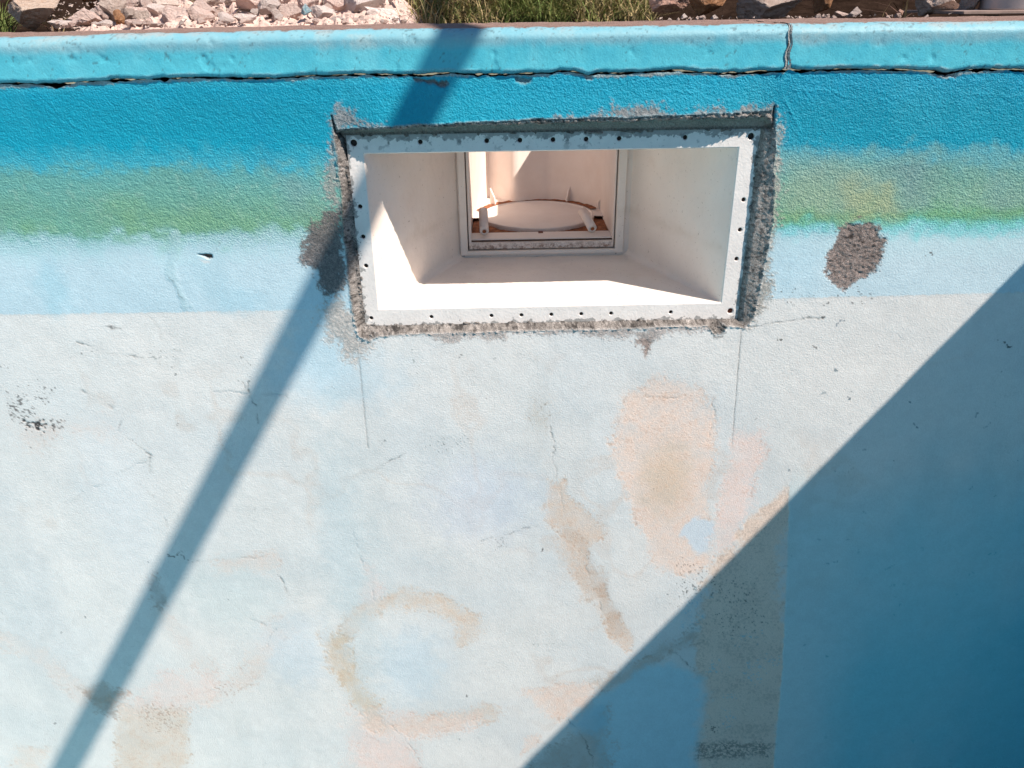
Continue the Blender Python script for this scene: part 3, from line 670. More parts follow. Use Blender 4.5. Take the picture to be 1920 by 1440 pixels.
for i0, i1 in zip(xe[:-1], xe[1:]):
    for j0, j1 in zip(ze[:-1], ze[1:]):
        mx, mz = (i0+i1)/2, (j0+j1)/2
        if mx0 < mx < mx1 and mz0 < mz < mz1: continue
        h = [q for q in holes if abs(q[0]-mx) < 1e-4 and abs(q[1]-mz) < 1e-4 and i1-i0 > 2*cs-1e-4 and j1-j0 > 2*cs-1e-4]
        cn = [gv_(i0, j0), gv_(i1, j0), gv_(i1, j1), gv_(i0, j1)]
        if not h: bm.faces.new(cn); continue
        hx, hz, hr = h[0]; N = 20
        ring = [bm.verts.new((hx+hr*1.25*math.cos(2*math.pi*(k+.5)/N-.75*math.pi), DF, hz+hr*1.25*math.sin(2*math.pi*(k+.5)/N-.75*math.pi))) for k in range(N)]
        r2 = [bm.verts.new((hx+(v.co.x-hx)/1.25, DF+.0007, hz+(v.co.z-hz)/1.25)) for v in ring]
        r3 = [bm.verts.new((v.co.x, DF+.009, v.co.z)) for v in r2]
        for k in range(N):
            bm.faces.new((ring[k], ring[(k+1) % N], r2[(k+1) % N], r2[k])); bm.faces.new((r2[k], r2[(k+1) % N], r3[(k+1) % N], r3[k]))
        q = N//4
        for c4 in range(4):
            a0 = cn[c4]; a1 = cn[(c4+1) % 4]
            for k in range(q-1): bm.faces.new((a0, ring[(c4*q+k+1) % N], ring[(c4*q+k) % N])) if k < q//2 else bm.faces.new((a1, ring[(c4*q+k+1) % N], ring[(c4*q+k) % N]))
            bm.faces.new((a0, a1, ring[(c4*q+q//2) % N]))
            bm.faces.new((a1, ring[(c4*q+q) % N], ring[(c4*q+q-1) % N]))
        tgt = bmesh.new(); rusty = hx > hxR-.01 and hz < hzB+.01
        rr = [tgt.verts.new((hx+hr*.96*math.cos(2*math.pi*k/12), DF+.0035, hz+hr*.96*math.sin(2*math.pi*k/12))) for k in range(12)]
        tgt.faces.new(rr); hole_bms.append((tgt, rusty))
# outer rim returning into the mortar
per = [(fx0, fz0), (fx1, fz0), (fx1, fz1), (fx0, fz1)]
for k in range(4):
    a_, b_ = per[k], per[(k+1) % 4]
    bm.faces.new([bm.verts.new(p) for p in ((a_[0], DF, a_[1]), (b_[0], DF, b_[1]), (b_[0], DF+.012, b_[1]), (a_[0], DF+.012, a_[1]))])
fl = from_bm('flange', bm, M['flange'], sk)
for hb, rusty in hole_bms:
    ho = from_bm('screw_hole', hb, M['rust'] if rusty else M['holes'], fl)
    if rusty: ho['label'] = 'rusty brown screw hole in the lower right corner'

# throat: funnel from the mouth to the back panel
YB = .245
def bev_box(name, x0, x1, y0, y1, z0, z1, mat, parent, bev=.001):
    bm = bmesh.new(); bmesh.ops.create_cube(bm, size=1)
    for v in bm.verts: v.co = Vector((x0+(v.co.x+.5)*(x1-x0), y0+(v.co.y+.5)*(y1-y0), z0+(v.co.z+.5)*(z1-z0)))
    if bev: bmesh.ops.bevel(bm, geom=bm.edges[:], offset=bev, segments=2, profile=.5, affect='EDGES')
    return from_bm(name, bm, mat, parent)
bl = W(852, 479, YB); br = W(1173, 481, YB); tl = W(866, 285, YB); tr = W(1190, 283, YB)
bx0 = (bl[0]+tl[0])/2; bx1 = (br[0]+tr[0])/2; bz0 = (bl[1]+br[1])/2; bz1 = mz1+.002
def loft(bm, ringA, ringB):
    a = [bm.verts.new(p) for p in ringA]; b = [bm.verts.new(p) for p in ringB]; n = len(a)
    for k in range(n): bm.faces.new((a[k], a[(k+1) % n], b[(k+1) % n], b[k]))
def rrect(x0, x1, z0, z1, y, r, n=5):
    pts = []
    for cx, cz, a0 in ((x1-r, z1-r, 0), (x0+r, z1-r, 90), (x0+r, z0+r, 180), (x1-r, z0+r, 270)):
        for k in range(n+1):
            a = math.radians(a0+90*k/n); pts.append((cx+r*math.cos(a), y, cz+r*math.sin(a)))
    return pts
bm = bmesh.new()
rings = [rrect(mx0, mx1, mz0, mz1, DF, .0012), rrect(mx0+.0012, mx1-.0012, mz0+.0012, mz1-.0012, DF+.0012, .003), rrect(bx0, bx1, bz0, bz1, YB, .014)]
vr = [[bm.verts.new(p) for p in r] for r in rings]
vr.insert(2, [bm.verts.new(Vector(rings[1][k]).lerp(Vector(rings[2][k]), .5)) for k in range(len(rings[1]))])
for a, b in zip(vr[:-1], vr[1:]):
    n = len(a)
    for k in range(n): bm.faces.new((a[k], b[k], b[(k+1) % n], a[(k+1) % n]))
from_bm('throat', bm, M['plastic'], sk, smooth=False)
# opening in the back panel
o_l = W(875, 400, YB)[0]; o_r = W(1155, 400, YB)[0]; o_b = W(1010, 463, YB)[1]
f_l = W(861, 400, YB)[0]; f_r = W(1171, 400, YB)[0]; f_b = W(1010, 475, YB)[1]
def frame_ring(name, ox0, ox1, oz0, ix0, ix1, iz0, zt, y0, y1, mat, parent):
    """three-sided raised frame (the top runs up behind the lintel)"""
    bm = bmesh.new()
    o = [(ox0, zt), (ox0, oz0), (ox1, oz0), (ox1, zt)]; i = [(ix0, zt), (ix0, iz0), (ix1, iz0), (ix1, zt)]
    e = .0012
    def V_(p, y): return bm.verts.new((p[0], y, p[1]))
    om = [((ox0+e), zt), (ox0+e, oz0+e), (ox1-e, oz0+e), (ox1-e, zt)]; im = [(ix0-e, zt), (ix0-e, iz0-e), (ix1+e, iz0-e), (ix1+e, zt)]
    lv = [[V_(p, y1) for p in o], [V_(p, y0+e) for p in o], [V_(p, y0) for p in om], [V_(p, y0) for p in im], [V_(p, y0+e) for p in i], [V_(p, y1) for p in i]]
    for a, b in zip(lv[:-1], lv[1:]):
        for k in range(3): bm.faces.new((a[k], a[k+1], b[k+1], b[k]))
    return from_bm(name, bm, mat, parent)
frame_ring('back_panel', bx0-.004, bx1+.004, bz0-.004, f_l+.001, f_r-.001, f_b+.001, bz1+.01, YB-.0003, YB+.01, M['plastic'], sk)
frame_ring('raised_frame', f_l, f_r, f_b, o_l, o_r, o_b-.004, bz1+.01, YB-.006, YB+.02, M['plastic'], sk)
M['grime'] = simple('brown_groove_grime', (.10, .05, .03), .9, .5, 200)  # brown stain; its strips also deepen the dark of the frame grooves
frame_ring('groove_grime_line', o_l-.001, o_r+.001, o_b-.0060, o_l+.003, o_r-.003, o_b, bz1+.01, YB+.004, YB+.006, M['grime'], sk)
# stained inner frame and sill
frame_ring('inner_frame', o_l+.0016, o_r-.0016, o_b-.0024, o_l+.006, o_r-.004, o_b+.009, bz1+.01, YB-.001, YB+.03, M['chamber'], sk)
CXC = (o_l+o_r)/2+.002; CY = YB+.165; RC = .118
zs_ = W(1010, 436, YB+.04)[1]
bev_box('groove_grime_seam', o_l+.005, o_r-.004, YB+.004, YB+.0052, zs_-.004, zs_-.0018, M['grime'], sk, 0)
bev_box('sill', o_l+.004, o_r-.003, YB+.006, YB+.046, zs_-.03, zs_, M['chamber'], sk, .0015)
bev_box('notch', CXC-.001-.004, CXC-.001+.004, YB+.036, YB+.0475, zs_-.006, zs_+.0006, M['rust'], sk, .0005)
# chamber shell: U in plan, closed at the back by a half round
bm = bmesh.new()
def XP(px, y): return W(px, 340, y)[0]
plan = [(o_l+.002, YB+.012), (XP(879, .30), .30), (XP(884, .40), .40), (XP(897, .50), .50), (XP(908, .54), .54), (XP(917, .553), .553), (XP(924, .552), .552), (XP(932, .545), .545), (XP(955, .516), .516), (XP(961, .510), .510), (XP(967, .508), .508), (XP(974, .5095), .5095), (XP(988, .516), .516)]
for k in range(18, 32):
    a = math.pi-math.pi*k/32; plan.append((CXC+RC*math.cos(a), CY+RC*math.sin(a)))
plan += [(CXC+RC, CY), (CXC+RC, YB+.05), (o_r-.001, YB+.012)]
lv = []
for z_ in (-.375, -.34, -.2, -.15): lv.append([bm.verts.new((p[0], p[1], z_)) for p in plan])
for a, b in zip(lv[:-1], lv[1:]):
    for k in range(len(plan)-1): bm.faces.new((a[k], b[k], b[k+1], a[k+1]))
bm.faces.new(lv[0])
cs_ = from_bm('chamber_wall', bm, M['chamber'], sk, smooth=True)
# lid collar at ground level with the open round hole
bm = bmesh.new(); HX0, HX1, HY0, HY1 = CXC-.122, CXC+.145, .241, CY+.115
def ring_xy(x0, x1, y0, y1, r, z_): return [bm.verts.new((p[0], p[2], z_)) for p in rrect(x0, x1, y0, y1, 0, r, 6)]
inn = ring_xy(HX0, HX1, HY0, HY1, .022, -.0385); inl = ring_xy(HX0, HX1, HY0, HY1, .022, -.046); out = ring_xy(CXC-.165, CXC+.175, .2395, CY+.15, .001, -.0385)
N = len(inn)
for k in range(N): bm.faces.new((inn[k], out[k], out[(k+1) % N], inn[(k+1) % N])); bm.faces.new((inl[k], inn[k], inn[(k+1) % N], inl[(k+1) % N]))
from_bm('lid_collar', bm, M['plastic'], sk)
bev_box('throat_ceiling', mx0-.02, mx1+.02, .034, YB+.003, -.125, -.12, M['plastic'], sk, 0)
# stained floor of the chamber and the round basket seat
M['muck'] = simple('rust_brown_sediment', (.30, .105, .045), .9, .6, 120, .003, 200)
zd = W(1000, 376, CY+.104-.0)[1]
bm = bmesh.new(); n = 24
g_ = [[bm.verts.new((CXC-RC+2*RC*i/n, YB+.045+(2*.14)*j/n, zd-.007+.003*mnoise.noise(Vector((i*.5, j*.5, 0))))) for i in range(n+1)] for j in range(n+1)]
for j in range(n):
    for i in range(n): bm.faces.new((g_[j][i], g_[j][i+1], g_[j+1][i+1], g_[j+1][i]))
from_bm('sediment', bm, M['muck'], sk, True)
bm = bmesh.new(); pr = None
for k in range(41):
    a = math.pi*(-.06+1.12*k/40); q = [bm.verts.new((CXC+r_*math.cos(a), CY+r_*math.sin(a), zd-.0012)) for r_ in (RC-.016, .175)]
    if pr: bm.faces.new((pr[0], pr[1], q[1], q[0]))
    pr = q
from_bm('ledge', bm, M['chamber'], sk)
bm = bmesh.new(); RD = .1035; N = 64
def circ(r, z_): return [bm.verts.new((CXC+r*math.cos(2*math.pi*k/N), CY+r*math.sin(2*math.pi*k/N), z_)) for k in range(N)]
lv = [circ(RD, zd-.02), circ(RD, zd-.001), circ(RD-.001, zd), circ(RD-.004, zd+.0004), circ(RD-.006, zd-.0012), circ(.02, zd-.0012)]
for a, b in zip(lv[:-1], lv[1:]):
    for k in range(N): bm.faces.new((a[k], a[(k+1) % N], b[(k+1) % N], b[k]))
bm.faces.new(lv[-1])
from_bm('basket_seat', bm, M['chamber'], sk, False)
bm = bmesh.new(); N = 40                                     # dirt line where the seat meets the wall
rd = random.Random(5); pr = None
for k in range(N+1):
    a = math.pi*(.08+.84*k/N); w_ = .0006+rd.random()*.0018
    q = [bm.verts.new((CXC+(RD+.0135)*math.cos(a), CY+(RD+.0135)*math.sin(a), zd-.001+w_)), bm.verts.new((CXC+(RD-.001)*math.cos(a), CY+(RD-.001)*math.sin(a), zd+.0006)), ]
    if pr: bm.faces.new((pr[0], pr[1], q[1], q[0]))
    pr = q
from_bm('dirt_line', bm, M['muck'], sk)
# fins on the wall
def fin(px, zt_, ang):
    x_ = W(px, 376, CY+.1)[0]; dx = max(-.99, min(.99, (x_-CXC)/RC)); ay = CY+RC*math.sqrt(1-dx*dx)
    bm = bmesh.new(); t = .0016; nrm = Vector((CXC-x_, CY-ay, 0)).normalized(); sd_ = Vector((-nrm.y, nrm.x, 0))
    P0 = Vector((x_, ay+.002, 0)); prof = [(0, zd+.001), (.013, zd+.001), (.011, zd+zt_*.45), (0, zd+zt_)]
    A = [bm.verts.new(P0+nrm*a+sd_*t+Vector((0, 0, b))) for a, b in prof]; B = [bm.verts.new(P0+nrm*a-sd_*t+Vector((0, 0, b))) for a, b in prof]
    bm.faces.new(A); bm.faces.new(B[::-1])
    for k in range(4): bm.faces.new((A[k], B[k], B[(k+1) % 4], A[(k+1) % 4]))
    from_bm('fin', bm, M['chamber'], sk)
for px in (920, 991, 1068, 1121): fin(px, .030, 0)
def rod(name, p0, p1, r0, r1, mat, parent, bore=False):
    bm = bmesh.new(); d = (p1-p0).normalized(); a = d.orthogonal().normalized(); b = d.cross(a); N = 20; L = []
    for f, r in ((0, r0), (.5, (r0+r1)/2), (.97, r1), (1, r1*.85), (1, r1*.45), (.93, r1*.4)):
        c = p0.lerp(p1, f); L.append([bm.verts.new(c+(a*math.cos(2*math.pi*k/N)+b*math.sin(2*math.pi*k/N))*r) for k in range(N)])
    for s_, e_ in zip(L[:-1], L[1:]):
        for k in range(N): bm.faces.new((s_[k], s_[(k+1) % N], e_[(k+1) % N], e_[k]))
    bm.faces.new(L[-1]); bm.faces.new(L[0][::-1])
    o = from_bm(name, bm, mat, parent, True)
    if bore:
        bm = bmesh.new(); c = p0.lerp(p1, 1)+d*.0003
        bm.faces.new([bm.verts.new(c+(a*math.cos(2*math.pi*k/12)+b*math.sin(2*math.pi*k/12))*r1*.42) for k in range(12)]); from_bm('bore', bm, M['muck'], o)
    return o
def P3(px, py, y): x_, z_ = W(px, py, y); return Vector((x_, y, z_))
rod('peg', P3(906, 396, YB+.085), P3(908, 434, YB+.026), .0078, .0078, M['chamber'], sk, True)
rod('peg', P3(1093, 396, YB+.085), P3(1111, 429, YB+.030), .0078, .0078, M['chamber'], sk, True)

# ================================================================ REST OF THE POOL
def slab(name, x0, x1, y0, y1, z0, z1, mat, parent=None, bev=0): return bev_box(name, x0, x1, y0, y1, z0, z1, mat, parent, bev)
M['floor'] = simple('pool_floor_paint', (.22, .44, .52), .6, .12, 6, .001, 200)
M['side'] = simple('side_wall_paint', (.12, .40, .50), .6, .12, 6, .001, 200)
tag(slab('pool_floor', -4.2, 3, -6, .3, -1.9, -1.74, M['floor']), kind='structure')
# right-hand side wall, just outside the frame; its top edge throws the big diagonal shadow
bm = bmesh.new(); n = 160; a = []; rr_ = random.Random(8)
for k in range(n+1):
    y_ = -.001-4.6*(k/n)**1.25
    e = .004*mnoise.noise(Vector((y_*16, 0, 0)))+.0015*mnoise.noise(Vector((y_*45, 7, 0)))+.005*mnoise.noise(Vector((y_*5, 3, 0)))
    zt_ = .215+e
    a.append([bm.verts.new(p) for p in ((1.085, y_, -1.74), (1.085, y_, zt_-.012), (1.091+e*.3, y_, zt_-.002), (1.10, y_, zt_), (1.32, y_, zt_), (1.32, y_, -1.74))])
for p, q in zip(a[:-1], a[1:]):
    for k in range(5): bm.faces.new((p[k], q[k], q[k+1], p[k+1]))
bm.faces.new(a[0])
tag(from_bm('side_wall', bm, M['side']), 'raised blue side wall of the pool beyond the right edge', 'wall')
tag(slab('end_wall', -4.4, -2.92, -6, -.05, -1.74, -.03, M['side'], None, .005), 'pale blue pool wall far out to the left', 'wall')
tag(slab('opposite_wall', -2.91, 3, -6.3, -6.01, -1.74, -.03, M['side'], None, .005), 'pale blue pool wall opposite the skimmer', 'wall')

# leaning pole standing in the pool behind the viewer; its shadow crosses the wall
SV = Vector((.70, -.485, 1.0))
def wp(px, py, y=0):
    x_, z_ = W(px, py, y); return Vector((x_, y, z_))
w_hi = wp(863, 60, -.004); w_lo = wp(123, 1440)
pA = w_hi+SV*1.45; pB = w_lo+SV*2.12
dd = (pA-pB).normalized()
p_lo = pB-dd*((pB.z+1.735)/dd.z); p_hi = pA+dd*1.1
bm = bmesh.new(); a = dd.orthogonal().normalized(); b = dd.cross(a); N = 24; L = []
for k in range(12):
    c = p_lo.lerp(p_hi, k/11); L.append([bm.verts.new(c+(a*math.cos(2*math.pi*j/N)+b*math.sin(2*math.pi*j/N))*(.0247+.0006*math.sin(k*2.1))) for j in range(N)])
for s_, e_ in zip(L[:-1], L[1:]):
    for k in range(N): bm.faces.new((s_[k], s_[(k+1) % N], e_[(k+1) % N], e_[k]))
bm.faces.new(L[-1]); bm.faces.new(L[0][::-1])
M['wood'] = simple('weathered_pole_wood', (.32, .22, .14), .8, .3, 40)
tag(from_bm('wooden_pole', bm, M['wood'], None, True), 'round wooden pole leaning in the pool, out of frame above', 'pole')

# ================================================================ GROUND, RUBBLE, GRASS
M['soil'] = simple('shade_dark_soil', (.024, .015, .011), .95, .5, 30, .006, 60, 0.0)  # soil near black, standing for the deep shade between the stones
bm = bmesh.new()
hx0, hx1, hy0, hy1 = CXC-.16, CXC+.17, .239, CY+.145
def gh(x, y):
    if y > 120 or abs(x) > 100: return -.06
    b = .55*max(0, min(1, (y-.95)/1.5)); return -.040+b+.03*mnoise.noise(Vector((x*4, y*4, 0)))*max(0, min(1, (y-.62)/.3))
gxs = [-300, -60, -12, -5]+[hx0-3+k*.1 for k in range(31)]+[hx1+k*.1 for k in range(31)]+[5, 12, 60, 300]
gys = [hy0, hy1]+[hy1+.06*k for k in range(1, 40)]+[5, 12, 60, 400]
vg = [[bm.verts.new((x, y, gh(x, y))) for x in gxs] for y in gys]
for j in range(len(gys)-1):
    for i in range(len(gxs)-1):
        if j == 0 and abs(gxs[i]-hx0) < .05: continue
        bm.faces.new((vg[j][i], vg[j][i+1], vg[j+1][i+1], vg[j+1][i]))
tag(from_bm('ground', bm, M['soil'], None, True), kind='structure')

def rock_mat(name, c1, c2, c3, rust=0):
    m, t, b = new_mat(name)
    co = nd(t, 'ShaderNodeTexCoord').outputs['Object']; rnd_ = nd(t, 'ShaderNodeObjectInfo').outputs['Random']
    f = noise_n(t, co, 3.2, 6, .65); g = noise_n(t, co, 11, 5, .7)
    c = mixc(t, mrange(t, f, .38, .62, 0, 1), c1, c2); c = mixc(t, mrange(t, g, .55, .68, 0, .8), c, c3)
    h = nd(t, 'ShaderNodeHueSaturation'); t.links.new(c, h.inputs['Color']); t.links.new(mrange(t, rnd_, 0, 1, .8, 1.15), h.inputs['Value'])
    t.links.new(h.outputs[0], b.inputs['Base Color']); b.inputs['Roughness'].default_value = .9; b.inputs['Specular IOR Level'].default_value = .2
    t.links.new(bump(t, b, noise_n(t, co, 7, 8, .75), .008), b.inputs['Normal'])
    return m
M['r_pink'] = rock_mat('pale_pink_rubble', (.74, .54, .47), (.82, .65, .58), (.54, .35, .28))
M['r_tan'] = rock_mat('tan_stone', (.58, .42, .32), (.68, .54, .44), (.42, .24, .14))
M['r_rust'] = rock_mat('rust_brown_stone', (.36, .17, .08), (.50, .28, .16), (.20, .09, .06))
M['r_red'] = rock_mat('reddish_stone', (.58, .34, .26), (.66, .44, .36), (.34, .15, .10))
M['r_grey'] = rock_mat('grey_mottled_stone', (.50, .38, .32), (.66, .54, .47), (.22, .13, .10))
M['r_white'] = rock_mat('chalky_stone', (.80, .65, .59), (.87, .75, .69), (.62, .45, .39))
M['r_blue'] = rock_mat('blue_painted_chip', (.25, .50, .60), (.60, .72, .75), (.5, .42, .38))
protos = []
for p in range(9):
    bm = bmesh.new(); bmesh.ops.create_icosphere(bm, subdivisions=5 if p < 6 else 3, radius=1)
    rr_ = random.Random(40+p); planes = [(Vector((rr_.gauss(0, 1), rr_.gauss(0, 1), rr_.gauss(0, 1))).normalized(), rr_.uniform(.42, .78)) for _ in range(15)]
    for v in bm.verts:
        c = v.co.copy()
        for nn, dd_ in planes:
            q = c.dot(nn)-dd_
            if q > 0: c -= nn*q*.98
        nz_ = mnoise.fractal(c*2.4+Vector((p*7, 0, 0)), 1.0, 2.0, 6); c *= 1+.09*nz_+.03*mnoise.noise(c*9+Vector((0, p*5, 0)))
        v.co = c
    me = bpy.data.meshes.new('stone_%d' % p); bm.to_mesh(me); bm.free()
    for po in me.polygons: po.use_smooth = False
    protos.append(me)
mesh_cache = {}
def rock(name, px0, px1, ptop, pbot, y, mat, label, cat='stone', group=None, flat=1.0, proto=None, rot=None):
    """a stone seen between pixel columns px0..px1 and rows ptop..pbot, lying at depth y"""
    k = random.randrange(6) if proto is None else proto
    key = (k, mat)
    if key not in mesh_cache:
        me = protos[k].copy(); me.materials.append(M[mat]); mesh_cache[key] = me
    xa, zb_ = W(px0, pbot, y); xb, zt_ = W(px1, ptop, y)
    o = bpy.data.objects.new(name, mesh_cache[key]); C.objects.link(o)
    w_ = (xb-xa)/2*1.18; h_ = max(.004, (zt_-zb_)/2*1.3)
    o.scale = (w_, max(w_, h_)*.8*flat, h_); o.location = ((xa+xb)/2, y+w_*.3, (zt_+zb_)/2)
    o.rotation_euler = (random.uniform(-.15, .15), random.uniform(-.2, .2), random.uniform(0, .5)) if rot is None else rot
    return tag(o, label, cat, group)
rock('boulder', 3, 92, -14, 58, .36, 'r_tan', 'tan boulder at the far left of the coping, beside the grass tuft', 'boulder', proto=0)
rock('stone', 138, 198, -34, 17, .58, 'r_rust', 'rust brown stone above the dark gap near the left end')
rock('stone', 122, 186, 16, 55, .36, 'r_pink', 'pale pink stone on the coping just right of the dark gap', proto=2)
rock('stone', 86, 140, 38, 56, .33, 'r_white', 'flat chalky stone at the foot of the dark gap', flat=.6)
rock('stone', 172, 216, 6, 40, .42, 'r_pink', 'pink grey stone behind the small orange one')
rock('stone', 176, 208, 38, 54, .33, 'r_white', 'small white chip in front of the pink stones on the left', proto=7)
rock('stone', 208, 240, 22, 53, .36, 'r_rust', 'small orange brown stone among the pale rubble', proto=3)
rock('stone', 232, 262, 34, 53, .33, 'r_pink', 'small pink stone right beside the orange one')
rock('stone', 216, 256, -14, 22, .45, 'r_pink', 'rounded pink stone at the top edge above the orange one')
rock('stone', 228, 276, 12, 44, .40, 'r_pink', 'lumpy pale stone behind the small pink stone')
rock('stone', 252, 322, -24, 38, .48, 'r_grey', 'greyish stone in shade at the top of the left heap')
rock('stone', 298, 352, 10, 52, .36, 'r_pink', 'steep fluted pink stone left of the middle of the heap', proto=4)
rock('stone', 262, 304, 40, 53, .33, 'r_white', 'flat white chip lying left of the fluted stone', flat=.6)
rock('stone', 342, 402, 16, 50, .37, 'r_pink', 'pink stone right of the fluted stone')
rock('stone', 348, 420, -18, 20, .46, 'r_grey', 'mottled stone at the top of the heap above the dark crevice')
rock('stone', 402, 440, 26, 49, .34, 'r_white', 'small pale stone with one dark shaded side')
rock('stone', 436, 480, 26, 48, .35, 'r_white', 'chalky wedge of stone in front of the gravelly heap', proto=5)
rock('stone', 428, 510, -20, 26, .44, 'r_pink', 'broad pink stone at the top in the middle of the heap')
rock('stone', 478, 520, -4, 30, .40, 'r_white', 'bright flat-faced stone left of the blue chip', proto=1)
rock('painted_chip', 562, 584, 6, 32, .36, 'r_blue', 'small chip of masonry with pale blue paint in the heap', 'rubble chip', proto=6)
rock('stone', 576, 622, 4, 46, .38, 'r_white', 'pale stone right of the blue painted chip')
rock('stone', 508, 562, 6, 44, .41, 'r_pink', 'crumbling stone left of the blue painted chip')
rock('stone', 606, 660, -22, 34, .46, 'r_pink', 'tall pink stone rising out of frame right of the blue chip')
rock('boulder', 622, 728, -24, 42, .45, 'r_white', 'large whitish stone at the right end of the left heap', 'boulder', proto=0)
rock('boulder', 668, 776, 14, 54, .40, 'r_white', 'low chalky stone sloping down to the grass', 'boulder', proto=2, rot=(0, .42, .1))
rock('stone', 600, 650, 30, 46, .34, 'r_white', 'flat pale slab on the coping below the tall pink stone', flat=.6)
rock('stone', 640, 700, 34, 46, .34, 'r_pink', 'flat pink slab on the coping below the large whitish stone', flat=.6)
rock('stone', 900, 936, -30, 19, .72, 'r_rust', 'orange stone standing in the middle of the dry grass', proto=3)
rock('boulder', 715, 770, -40, 16, .85, 'r_rust', 'dark brown stone at the left end of the dry grass', 'boulder')
rock('boulder', 1216, 1312, -22, 27, .48, 'r_red', 'flat-sided reddish boulder at the right end of the grass', 'boulder', proto=1, rot=(0, .05, .1))
rock('boulder', 1290, 1376, -20, 30, .42, 'r_rust', 'orange brown boulder between the red one and the big grey one', 'boulder', proto=3)
rock('boulder', 1366, 1510, -40, 38, .44, 'r_grey', 'largest grey and tan boulder above the coping joint', 'boulder', proto=4, rot=(0, -.06, .2))
rock('stone', 1524, 1570, -26, 30, .50, 'r_rust', 'brown stone between two black gaps on the right')
rock('stone', 1590, 1620, 13, 35, .35, 'r_white', 'small knobbly pale stone in front of the black gap', proto=2)
rock('stone', 1558, 1596, 22, 35, .34, 'r_pink', 'low pale stone left of the knobbly one')
rock('stone', 1676, 1700, 18, 34, .34, 'r_red', 'small reddish stone left of the speckled boulder')
rock('boulder', 1704, 1810, -30, 34, .42, 'r_grey', 'speckled grey boulder left of the metal can', 'boulder', proto=0, rot=(0, .3, .3))
rock('stone', 1804, 1844, -20, 32, .46, 'r_grey', 'grey stone half hidden beside the metal can')
for q in ((120, 60, 34, 5), (30, 45, 24, 4)): pass
SM = 'small pale rubble stone lying loose along the back of the coping'
for k in range(46):
    px = random.choice([random.uniform(95, 760)]*3+[random.uniform(1245, 1345), random.uniform(1490, 1560), random.uniform(1630, 1705)])
    w_ = random.uniform(8, 20); pb = 50-(px/1920)*15+random.uniform(-3, 2)
    rock('rubble_stone', px, px+w_, pb-w_*random.uniform(.5, .8), pb, random.uniform(.31, .35), random.choice(['r_pink', 'r_white', 'r_pink']), SM, 'stone', 'small loose rubble stones behind the coping', proto=random.choice([6, 7, 8]))
HL = 'pale pink rubble stone packed into the heap left of the grass'
for k in range(85):
    px = random.uniform(165, 715); w_ = random.choice([random.uniform(8, 20), random.uniform(8, 20), random.uniform(22, 48)]); yy_ = random.uniform(.36, .54); pb = 48-(yy_-.36)*230+random.uniform(-4, 5)
    rock('heap_stone', px, px+w_, pb-w_*random.uniform(.6, 1.25), pb, yy_, random.choice(['r_pink', 'r_pink', 'r_white', 'r_grey']), HL, 'stone', 'stones packed into the left rubble heap', proto=random.randrange(9))
# crumbled fill between the stones of the left heap
bm = bmesh.new(); xa_, xb_ = W(150, 40, .4)[0], W(775, 40, .4)[0]; NX, NY = 260, 90; gr_ = []
for j in range(NY+1):
    y_ = .285+.42*j/NY; row = []
    for i in range(NX+1):
        x_ = xa_+(xb_-xa_)*i/NX; e_ = min(1, i/26, (NX-i)/26)
        e_ *= min(1, max(0, (y_-.285)/.05)); h_ = -.040+.13*(y_-.285)*e_+.020*e_*abs(mnoise.fractal(Vector((x_*22, y_*22, 1)), 1., 2., 5))+.012*e_*mnoise.noise(Vector((x_*60, y_*60, 4)))
        row.append(bm.verts.new((x_+.001*mnoise.noise(Vector((x_*90, y_*90, 9))), y_, h_-(.03 if e_ <= 0 else 0))))
    gr_.append(row)
for j in range(NY):
    for i in range(NX): bm.faces.new((gr_[j][i], gr_[j][i+1], gr_[j+1][i+1], gr_[j+1][i]))
M['fill'] = simple('crumbled_pink_rubble', (.60, .44, .38), .95, .28, 70, .003, 160, .1)
tag(from_bm('crumbled_rubble', bm, M['fill']), 'crumbled pink rubble filling the heap left of the grass', 'rubble', kind='stuff')
# rubble chips nobody could count
bm = bmesh.new(); rg = random.Random(19)
for k in range(900):
    px = rg.choice([rg.uniform(90, 770)]*14+[rg.uniform(1230, 1800)]); y_ = rg.uniform(.30, .50 if px < 800 else .36)
    x_, _ = W(px, 40, y_); r_ = rg.uniform(.0008, .0035)
    z_ = ZT-.001+r_*.2 if y_ < .33 else -.034+(y_-.33)*.25
    vs = [bm.verts.new((x_+r_*rg.uniform(-1.2, 1.2), y_+r_*rg.uniform(-1, 1), z_+r_*rg.uniform(-.4, 1.3))) for _ in range(5)]
    for f in ((0, 1, 2), (0, 2, 3), (0, 3, 1), (1, 2, 4), (2, 3, 4), (3, 1, 4)): bm.faces.new([vs[i] for i in f])
M['chips'] = simple('rubble_chips', (.42, .33, .29), .9, .3, 60)
tag(from_bm('rubble_chips', bm, M['chips']), 'fine pale rubble chips and grit scattered behind the coping', 'rubble', kind='stuff')

